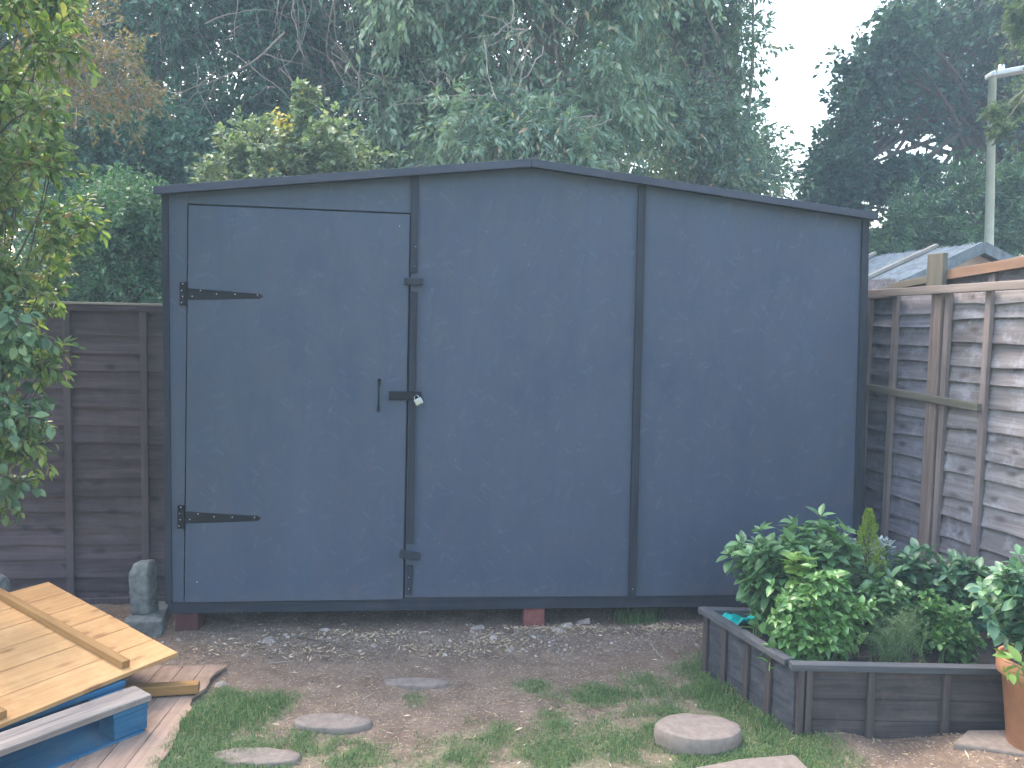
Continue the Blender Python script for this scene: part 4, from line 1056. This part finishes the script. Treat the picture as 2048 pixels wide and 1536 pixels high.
# ------------------------------------------------------------------ plants in the planter and the pot
def plant(name, label, cat, base, c, rad, ns, lps, L, W, mat, seed, kind='leaf', droop=.35, rosette=5, stem=M['stem'], sr=.0035, outw=.6, curl=.3, fold=.25, low=.25):
    rng = np.random.default_rng(seed); base = np.array(base, float); c = np.array(c, float); rad = np.array(rad, float)
    if ns > 8 and kind == 'leaf': ns = int(ns * 1.7); L, W = L * 1.28, W * 1.3
    root = thing(name, label, cat, tuple(base))
    d = unit(rng.normal(0, 1, (ns, 3)) + [0, 0, .35]); tip = c + d * rad * rng.uniform(.45, 1.0, (ns, 1))
    st = base + rng.normal(0, .25, (ns, 3)) * rad * [1, 1, 0]
    kk = 7; s = np.linspace(0, 1, kk)[None, :, None]
    mid = st * .45 + tip * .55; mid[:, :2] = st[:, :2] * .7 + tip[:, :2] * .3; mid[:, 2] += .02
    LP = (1 - s) ** 2 * st[:, None] + 2 * s * (1 - s) * mid[:, None] + s ** 2 * tip[:, None]
    v, f = tubes(LP - base, np.linspace(sr, sr * .4, kk)[None].repeat(ns, 0), 5)
    MB().addnp(v, f).build('stems', stem, root, True)
    Ps, Ds, Ls = [], [], []
    ln = np.linalg.norm(tip - st, axis=1)
    for i in range(ns):
        t = low + (1 - low) * np.sort(rng.uniform(0, 1, lps)) ** .8
        p = (1 - t)[:, None] ** 2 * st[i] + 2 * (t * (1 - t))[:, None] * mid[i] + t[:, None] ** 2 * tip[i]
        ax = unit(tip[i] - mid[i])
        an = np.arange(lps) * 2.4 + rng.uniform(0, 6)
        a = unit(np.cross(ax, [0.3, .2, 1])); b = np.cross(ax, a)
        sd_ = a * np.cos(an)[:, None] + b * np.sin(an)[:, None]
        Ps.append(p + sd_ * L * .15); Ds.append(unit(sd_ + ax * .35 + [0, 0, .15 - droop * .5] + rng.normal(0, .2, (lps, 3)))); Ls.append(L * rng.uniform(.6, 1.15, lps) * (1 - .25 * t))
        if rosette:
            an = np.arange(rosette) * 6.283 / rosette + rng.uniform(0, 6)
            sd_ = a * np.cos(an)[:, None] + b * np.sin(an)[:, None]
            Ps.append(tip[i][None] + sd_ * L * .05); Ds.append(unit(sd_ + ax * rng.uniform(.3, 1.0, (rosette, 1)))); Ls.append(L * rng.uniform(.35, .75, rosette))
    P = np.concatenate(Ps); D = np.concatenate(Ds); L_ = np.concatenate(Ls)
    Nn = unit(np.array([0, -.1, 1.0]) + rng.normal(0, .35, P.shape))
    v, fs = leaf_geo(P - base, D, Nn, L_, L_ * W / L * rng.uniform(.8, 1.2, len(L_)), kind, curl, fold)
    link('foliage', fast('foliage', v, fs, kind == 'leaf'), mat, root)
    return root
M['lf_pepper'] = leafmat('pepper_leaves', [(0, (0.060, 0.136, 0.066)), (.6, (0.129, 0.258, 0.112)), (1, (0.259, 0.408, 0.188))], .33, .3, spec=.5)
M['lf_pepperd'] = leafmat('bluish_pepper_leaves', [(0, (0.049, 0.121, 0.078)), (.6, (0.097, 0.203, 0.116)), (1, (0.179, 0.308, 0.155))], .35, .28, spec=.5)
M['lf_basil'] = leafmat('glossy_basil_leaves', [(0, (0.069, 0.164, 0.040)), (.6, (0.130, 0.273, 0.078)), (1, (0.259, 0.437, 0.159))], .28, .3, spec=.6)
M['lf_mint'] = leafmat('mint_leaves', [(0, (0.048, 0.132, 0.042)), (.6, (0.102, 0.228, 0.072)), (1, (0.180, 0.336, 0.120))], .4, .3)
M['lf_rose'] = leafmat('rosemary_needles', [(0, (0.065, 0.122, 0.066)), (1, (0.202, 0.288, 0.158))], .5, .2)
M['lf_silver'] = leafmat('silver_felted_leaves', [(0, (.24, .29, .31)), (1, (.42, .47, .50))], .7, .2)
M['lf_lime'] = leafmat('lime_green_needles', [(0, (.16, .24, .04)), (1, (.32, .42, .09))], .5, .3)
M['lf_yel'] = leafmat('light_green_leaves', [(0, (.10, .20, .04)), (1, (.26, .40, .10))], .4, .35)
def PG(px, py, Y): return AT(px, py, Y)
def pbs(px, Y): return [AT(px, 1300, Y)[0], Y, .235]
def rad(wpx, hpx, Y, dy=.10): return (wpx * Y / F, dy, hpx * Y / F)
plant('pepper_plant', 'tallest bushy pepper plant at the back of the planter against the shed', 'plant', pbs(1640, 3.72), PG(1640, 1095, 3.72), rad(105, 75, 3.72, .12), 16, 14, .088, .038, M['lf_pepper'], 1, outw=.5)
plant('pepper_plant', 'wide pepper plant reaching out over the far left corner of the planter', 'plant', pbs(1560, 3.64), PG(1540, 1140, 3.62), rad(110, 85, 3.62, .10), 18, 14, .085, .038, M['lf_pepper'], 2)
plant('basil_plant', 'glossy bright green basil filling the front left of the planter', 'plant', pbs(1640, 3.40), PG(1635, 1215, 3.38), rad(120, 85, 3.38, .11), 30, 15, .052, .032, M['lf_basil'], 3, curl=.5, fold=.5, low=.1)
plant('basil_plant', 'lower mound of basil hanging by the front edge of the planter', 'plant', pbs(1600, 3.32), PG(1610, 1272, 3.31), rad(105, 46, 3.31, .07), 20, 11, .045, .027, M['lf_basil'], 13, curl=.5, fold=.5, low=.1)
plant('pepper_plant', 'dark leaved low pepper plant at the back right of the planter', 'plant', pbs(1830, 3.72), PG(1820, 1160, 3.70), rad(125, 68, 3.70, .11), 22, 13, .082, .038, M['lf_pepperd'], 4)
plant('pepper_plant', 'dark pepper plant between the rosemary and the potted plant', 'plant', pbs(1930, 3.66), PG(1930, 1185, 3.62), rad(75, 70, 3.62, .09), 14, 12, .08, .036, M['lf_pepperd'], 14)
plant('mint_plant', 'fresh green mint clump right of the wooden marker', 'plant', pbs(1915, 3.40), PG(1915, 1258, 3.40), rad(66, 60, 3.4, .09), 20, 13, .042, .026, M['lf_mint'], 5, low=.1)
plant('mint_plant', 'small mint clump left of the wooden marker', 'plant', pbs(1845, 3.52), PG(1845, 1222, 3.5), rad(60, 42, 3.5, .07), 16, 11, .038, .024, M['lf_mint'], 15, low=.1)
plant('rosemary_plant', 'feathery grey green rosemary in the front middle of the planter', 'plant', pbs(1790, 3.36), PG(1790, 1262, 3.36), rad(95, 60, 3.36, .09), 80, 60, .022, .0028, M['lf_rose'], 6, 'rhomb', droop=-.6, rosette=0, low=.1, sr=.0018)
plant('pale_leaved_plant', 'broad pale leafed seedling in the left corner of the planter', 'plant', pbs(1520, 3.55), PG(1520, 1238, 3.52), rad(18, 18, 3.52, .04), 5, 3, .085, .05, M['lf_mint'], 7, rosette=0)
plant('pale_leaved_plant', 'yellowish green plant top standing above the basil', 'plant', pbs(1605, 3.50), PG(1600, 1120, 3.50), rad(30, 25, 3.5, .05), 5, 7, .085, .045, M['lf_yel'], 17, low=.6)
plant('silver_plant', 'silvery felted dusty miller left of the lime green spire', 'plant', pbs(1692, 3.80), PG(1690, 1092, 3.80), rad(28, 20, 3.8, .05), 12, 12, .045, .012, M['lf_silver'], 8, low=.4)
plant('silver_plant', 'silvery felted dusty miller right of the lime green spire', 'plant', pbs(1768, 3.82), PG(1768, 1095, 3.82), rad(28, 18, 3.8, .05), 12, 12, .045, .012, M['lf_silver'], 9, low=.4)
plant('leafy_herb', 'mid green leafy herb between the basil and the low dark pepper plant', 'plant', pbs(1765, 3.56), PG(1765, 1195, 3.56), rad(55, 50, 3.56, .08), 14, 11, .055, .028, M['lf_pepper'], 27, low=.15)
# lime spire: conical dwarf conifer
rng = np.random.default_rng(12); b0 = np.array(pbs(1724, 3.74)); tipz = AT(1724, 1020, 3.74)[2]; hgt = tipz - b0[2]
n = 3000; t = rng.uniform(.25, 1, n) ** .9; an = rng.uniform(0, 6.283, n); rr_ = .15 * (1 - t) ** .85 * (.45 + 1.1 * rnoise(t * 16, an * 1.6, 3, 2, 1)) + .003; q = rng.uniform(.3, 1, n) ** .5
P = np.stack([np.cos(an) * rr_ * q, np.sin(an) * rr_ * q, t * hgt], -1)
D = unit(np.stack([np.cos(an), np.sin(an), np.full(n, 1.4)], -1) + rng.normal(0, .3, (n, 3)))
root = thing('dwarf_conifer', 'lime green cone shaped dwarf conifer rising between silver leaves', 'plant', tuple(b0))
v, fs = leaf_geo(P, D, rng.normal(0, 1, (n, 3)), np.full(n, .017), np.full(n, .0045))
link('foliage', fast('foliage', v, fs), M['lf_lime'], root)
v, f = tubes([[(0, 0, -.02), (0, 0, hgt * .5), (0, 0, hgt * .95)]], [[.007, .005, .002]], 6); MB().addnp(v, f).build('stem', M['bark'], root)
# pot
pc_ = AT(2078, 1497, 2.98); 
gz = pc_[2]
pot = thing('terracotta_pot', 'terracotta flower pot with a thick rim at the right edge', 'flower pot', (pc_[0], 3.0, gz))
hgt = AT(2078, 1322, 2.98)[2] - gz; rp_ = 80 * 2.98 / F
v, f = lathe([(.001, 0), (rp_ * .62, 0), (rp_ * .66, .004), (rp_ * .86, hgt * .80), (rp_ * .95, hgt * .805), (rp_ * 1.0, hgt * .82), (rp_, hgt * .985), (rp_ * .985, hgt), (rp_ * .90, hgt), (rp_ * .88, hgt * .88), (.001, hgt * .88)], 48)
MB().addnp(v, f).build('pot_body', M['terracotta'], pot, True)
v, f = lathe([(.001, hgt * .885), (rp_ * .87, hgt * .89)], 32); MB().addnp(v, f).build('soil', M['compost'], pot, True)
plant('potted_shrub', 'leafy dark green shrub growing in the terracotta pot', 'plant', (pc_[0], 3.0, gz + hgt * .88), PG(2062, 1200, 3.0), (105 * 3.0 / F, .15, 95 * 3.0 / F), 30, 14, .062, .034, M['lf_pepperd'], 18, low=.2)
plant('pale_leaved_plant', 'big light green leaves drooping over the pot rim', 'plant', (pc_[0] - .11, 2.86, gz + hgt * .89), PG(2020, 1335, 2.84), (.06, .03, .035), 5, 2, .085, .045, M['lf_yel'], 19, rosette=0, droop=1.2, low=.7, sr=.0025)

# ------------------------------------------------------------------ ground cover
rng = np.random.default_rng(77)
def gsample(n, dens, x=(-3.0, 2.6), y=(2.45, 4.6)):
    out = []
    tot = 0
    while tot < n:
        a = rng.uniform(x[0], x[1], n * 3); b = rng.uniform(y[0], y[1], n * 3)
        k = rng.uniform(0, 1, n * 3) < dens(a, b); out.append(np.stack([a[k], b[k]], -1)); tot += k.sum()
    return np.concatenate(out)[:n]
def inplanter(x, y):
    u_ = (y - pbase[1]) / sdv[1]; xe = pbase[0] + sdv[0] * u_
    return (u_ > -.03) & (u_ < 1.03) & (x > xe - .01) & (x < xe + PLW)
def shedy(x): return S0[1] + (x - S0[0]) * .10
def dgrass(x, y):
    g = green(x, y); t = rnoise(x, y, 6, 3, 11)
    d = np.clip((g - .15) * 1.3, .0, 1) * np.clip((t - .34) * 5, .06, 1)
    return np.where(inplanter(x, y) | onboard(x, y) | ((y > shedy(x) + .1)), 0, d)
_qa, _qb = np.array(q1)[:2], np.array(q2)[:2]
def onboard(x, y):
    d = _qb - _qa; c = d[0] * (y - _qa[1]) - d[1] * (x - _qa[0]); t = ((x - _qa[0]) * d[0] + (y - _qa[1]) * d[1]) / (d @ d)
    return (c < -.012 * np.linalg.norm(d)) & (t > -.02) & (c > -.9 * np.linalg.norm(d))
def blades(P, L, lean, W, seed):
    n = len(P); an = rng.uniform(0, 6.283, n); d = np.stack([np.cos(an), np.sin(an), np.zeros(n)], -1)
    s = np.stack([-d[:, 1], d[:, 0], d[:, 2] * 0], -1); z = gh(P[:, 0], P[:, 1]); B = np.concatenate([P, z[:, None] - .002], 1)
    up = np.array([0, 0, 1.])
    m1 = B + d * (L * lean * .35)[:, None] + up * (L * .55)[:, None]; tp = B + d * (L * lean)[:, None] + up * (L * np.clip(1.05 - lean * .6, .1, 1))[:, None]
    w = W[:, None]
    V = np.stack([B - s * w * .5, B + s * w * .5, m1 + s * w * .4, m1 - s * w * .4, tp], 1).reshape(-1, 3)
    o = (np.arange(n) * 5)[:, None]
    return V, [np.array([[0, 1, 2, 3]]) + o, np.array([[3, 2, 4]]) + o]
M['grass'] = leafmat('lawn_grass', [(0, (0.052, 0.103, 0.034)), (.5, (0.104, 0.196, 0.064)), (.8, (0.171, 0.265, 0.093)), (.92, (0.266, 0.265, 0.136)), (1, (0.399, 0.353, 0.204))], .5, .3)
P = gsample(60000, dgrass); g_ = green(P[:, 0], P[:, 1])
L = rng.uniform(.014, .046, len(P)) * (.6 + .55 * g_); 
V_, F_ = blades(P, L, rng.uniform(.3, 1.7, len(P)), rng.uniform(.0013, .0028, len(P)), 1)
tag(link('grass', fast('grass', V_, F_), M['grass']), 'short patchy green grass between the planter and the pallet', 'grass', kind='stuff')
# longer tufts against planter / boards / under shed
def tuft(px, py, n, r, Lm, label, grp=None):
    c = G(px, py); P = np.stack([rng.normal(c[0], r, n), rng.normal(c[1], r * .6, n)], -1)
    P = P[~(inplanter(P[:, 0], P[:, 1]) | onboard(P[:, 0], P[:, 1]))]
    V_, F_ = blades(P, rng.uniform(.4, 1, len(P)) * Lm, rng.uniform(.1, .8, len(P)), rng.uniform(.0018, .0032, len(P)), 2)
    V_ = V_ - np.array([c[0], c[1], 0]); o = link('grass_tuft', fast('grass_tuft', V_, F_), M['grass']); o.location = (c[0], c[1], 0)
    tag(o, label, 'grass tuft', kind='stuff')
tuft(1278, 1240, 420, .07, .11, 'grass tuft growing from the dark gap under the right of the shed')
tuft(1470, 1392, 1500, .10, .075, 'long grass along the left side of the planter')
tuft(1560, 1452, 1100, .07, .07, 'long grass by the near corner of the planter')
tuft(415, 1450, 1900, .10, .07, 'long bright grass along the torn edge of the old boards')
tuft(530, 1412, 500, .06, .06, 'grass tuft above the middle sunken stepping stone, beside the old boards')
tuft(1220, 1392, 350, .07, .045, 'low grass tuft in the bare soil left of the planter')
# dry straw
def dstraw(x, y):
    f_ = .35 + .65 * np.exp(-((y - 3.35) / .55) ** 2)
    return np.where(inplanter(x, y) | (y > shedy(x) - .02), 0, f_ * rnoise(x, y, 12, 3, 4) ** 1.3)
def flats(P, L, W, tilt, h=.004, zf=None):
    n = len(P); an = rng.uniform(0, 3.1416, n); el = rng.normal(0, tilt, n)
    d = np.stack([np.cos(an) * np.cos(el), np.sin(an) * np.cos(el), np.sin(el)], -1)
    B = np.concatenate([P, (gh(P[:, 0], P[:, 1]) + h + np.abs(np.sin(el)) * L * .5)[:, None]], 1)
    return leaf_geo(B - d * L[:, None] * .5, d, unit(rng.normal(0, .35, (n, 3)) + [0, 0, 1]), L, W)
P = gsample(13000, dstraw)
V_, F_ = flats(P, rng.uniform(.012, .06, len(P)) * rng.uniform(.4, 1, len(P)), rng.uniform(.0012, .0028, len(P)), .12)
tag(link('dry_straw', fast('dry_straw', V_, F_), M['straw']), 'dry straw and dead grass scattered over the soil', 'straw', kind='stuff')
# rubble and chips along the shed front
def dband(x, y):
    yb_ = shedy(x) - .22
    b = np.exp(-((y - yb_) / .13) ** 2) * np.clip(1.1 - np.abs(x - .1) / 2.4, 0, 1)
    return np.where(inplanter(x, y), 0, b * (.25 + .75 * rnoise(x, y, 31, 3, 5)) + .012)
def pebbles(P, R_):
    n = len(P); z = gh(P[:, 0], P[:, 1])
    T = np.array([(1, 0, 0), (.3, .95, 0), (-.8, .6, 0), (-.8, -.6, 0), (.3, -.95, 0), (.5, .3, .7), (-.3, .5, .8), (-.2, -.5, .75), (.4, -.35, .6)], float)
    V = T[None] * R_[:, None, None] * rng.uniform(.65, 1.3, (n, 9, 1)) ; an = rng.uniform(0, 6.28, n); c, s = np.cos(an)[:, None], np.sin(an)[:, None]
    X_ = V[..., 0] * c - V[..., 1] * s; Y_ = V[..., 0] * s + V[..., 1] * c
    V = np.stack([X_ + P[:, :1], Y_ + P[:, 1:], V[..., 2] * .8 + z[:, None]], -1)
    o = (np.arange(n) * 9)[:, None]
    tr = np.array([[0, 1, 5], [1, 6, 5], [1, 2, 6], [2, 3, 7], [2, 7, 6], [3, 4, 7], [4, 8, 7], [4, 0, 8], [0, 5, 8], [5, 6, 7], [5, 7, 8]])
    return V.reshape(-1, 3), [(tr[None] + o[:, None]).reshape(-1, 3)]
gm, gnt, gb = newmat('mixed_gravel'); geo_ = gnt.nodes.new('ShaderNodeNewGeometry')
gnt.links.new(ramp(gnt, geo_.outputs['Random Per Island'], [(0, (.10, .072, .058)), (.6, (.20, .152, .125)), (.93, (.27, .22, .185)), (1, (.45, .40, .36))]), gb.inputs['Base Color']); gb.inputs['Roughness'].default_value = .95
P = gsample(5200, dband); V_, F_ = pebbles(P, rng.uniform(.002, .008, len(P)) * rng.uniform(.6, 1.5, len(P)) ** 1.5)
tag(link('gravel', fast('gravel', V_, F_), gm), 'small stones and crumbs of soil strewn along the shed front', 'gravel', kind='stuff')
def dchip(x, y):
    o = np.zeros_like(x)
    for a, b, r1, s in ((1000, 1290, .13, .9), (1150, 1265, .15, .9), (1330, 1265, .14, 1), (900, 1300, .2, .45), (620, 1310, .2, .4), (700, 1280, .25, .4), (1090, 1262, .2, .6), (470, 1300, .15, .5)):
        c = G(a, b); o = np.maximum(o, s * np.exp(-((x - c[0]) / r1) ** 2 - ((y - c[1]) / .06) ** 2))
    return np.where(inplanter(x, y), 0, o + .006)
P = gsample(2600, dchip, y=(2.6, 4.5)); V_, F_ = flats(P, rng.uniform(.008, .045, len(P)), rng.uniform(.003, .010, len(P)), .25, .006)
tag(link('wood_chips', fast('wood_chips', V_, F_), M['chip']), 'pale sawdust and wood chips below the middle of the shed', 'wood chips', kind='stuff')
for i, (px, py, s) in enumerate(((650, 1262, .02), (537, 1288, .022), (748, 1296, .016), (955, 1262, .028), (1132, 1257, .03), (1165, 1243, .026), (1020, 1298, .018), (1238, 1262, .015), (440, 1372, .018), (985, 1282, .018), (1118, 1268, .02))):
    c = G(px, py); z = gh(c[:1], c[1:2])[0]
    o = thing('rubble_stone', 'fist sized piece of pale rubble in the spoil along the shed front', 'stone', (c[0], c[1], z), i * 1.3, 'rubble stones along the shed front')
    v, f = pebbles(np.zeros((1, 2)), np.array([s * 1.7])); v[:, 2] = (v[:, 2] - v[:, 2].min()) * .9 - .004
    b = MB().addnp(v * [1.25, .9, 1], f).build('stone_body', M['stone'], o); bv = b.modifiers.new('b', 'BEVEL'); bv.width = .004; bv.segments = 2
# loose twigs
for i, (pa_, pb__, lab) in enumerate((((590, 1283), (722, 1305), 'dark curved twig on the soil below the shed door'), ((1300, 1290), (1330, 1330), 'pale dry stalk lying near the planter'), ((540, 1328), (590, 1325), 'short pale stick on the soil near the old boards'), ((725, 1400), (748, 1388), 'small pale stick beside the sunken stones'),
                                       ((1262, 1345), (1300, 1420), 'long thin dry stalk leaning over the grass'))):
    a = G(*pa_); b = G(*pb__); mid_ = (a + b) / 2 + [.0, -.02, .008]; base_ = a.copy()
    z = gh(np.array([a[0], mid_[0], b[0]]), np.array([a[1], mid_[1], b[1]]))
    t = np.linspace(0, 1, 8)[:, None]; a[2] = z[0] + .005; b[2] = z[2] + .006; mid_[2] = z.max() + .012
    pth = (1 - t) ** 2 * a + 2 * t * (1 - t) * mid_ + t ** 2 * b
    v, f = tubes([pth - base_], [np.linspace(.0026, .0012, 8) if i else np.linspace(.004, .002, 8)], 5)
    o = MB().addnp(v, f).build('twig', M['bark'] if i == 0 else M['capL'], None); o.location = base_; tag(o, lab, 'twig')

# ------------------------------------------------------------------ haze volume added to imitate the lens veil over the view
hz, hnt, hb = newmat('haze'); hnt.nodes.remove(hb)
pv = hnt.nodes.new('ShaderNodeVolumePrincipled'); pv.inputs['Color'].default_value = (.62, .82, 1.0, 1)
pv.inputs['Density'].default_value = .0065; pv.inputs['Anisotropy'].default_value = 0.0
hnt.links.new(pv.outputs[0], hnt.nodes['Material Output'].inputs['Volume'])
hm = MB().box(-22, 24, -4, 30, -1.0, 16)
tag(hm.build('haze', hz), 'thin pale haze volume added to imitate lens veiling over the garden and the trees', 'haze', kind='stuff')
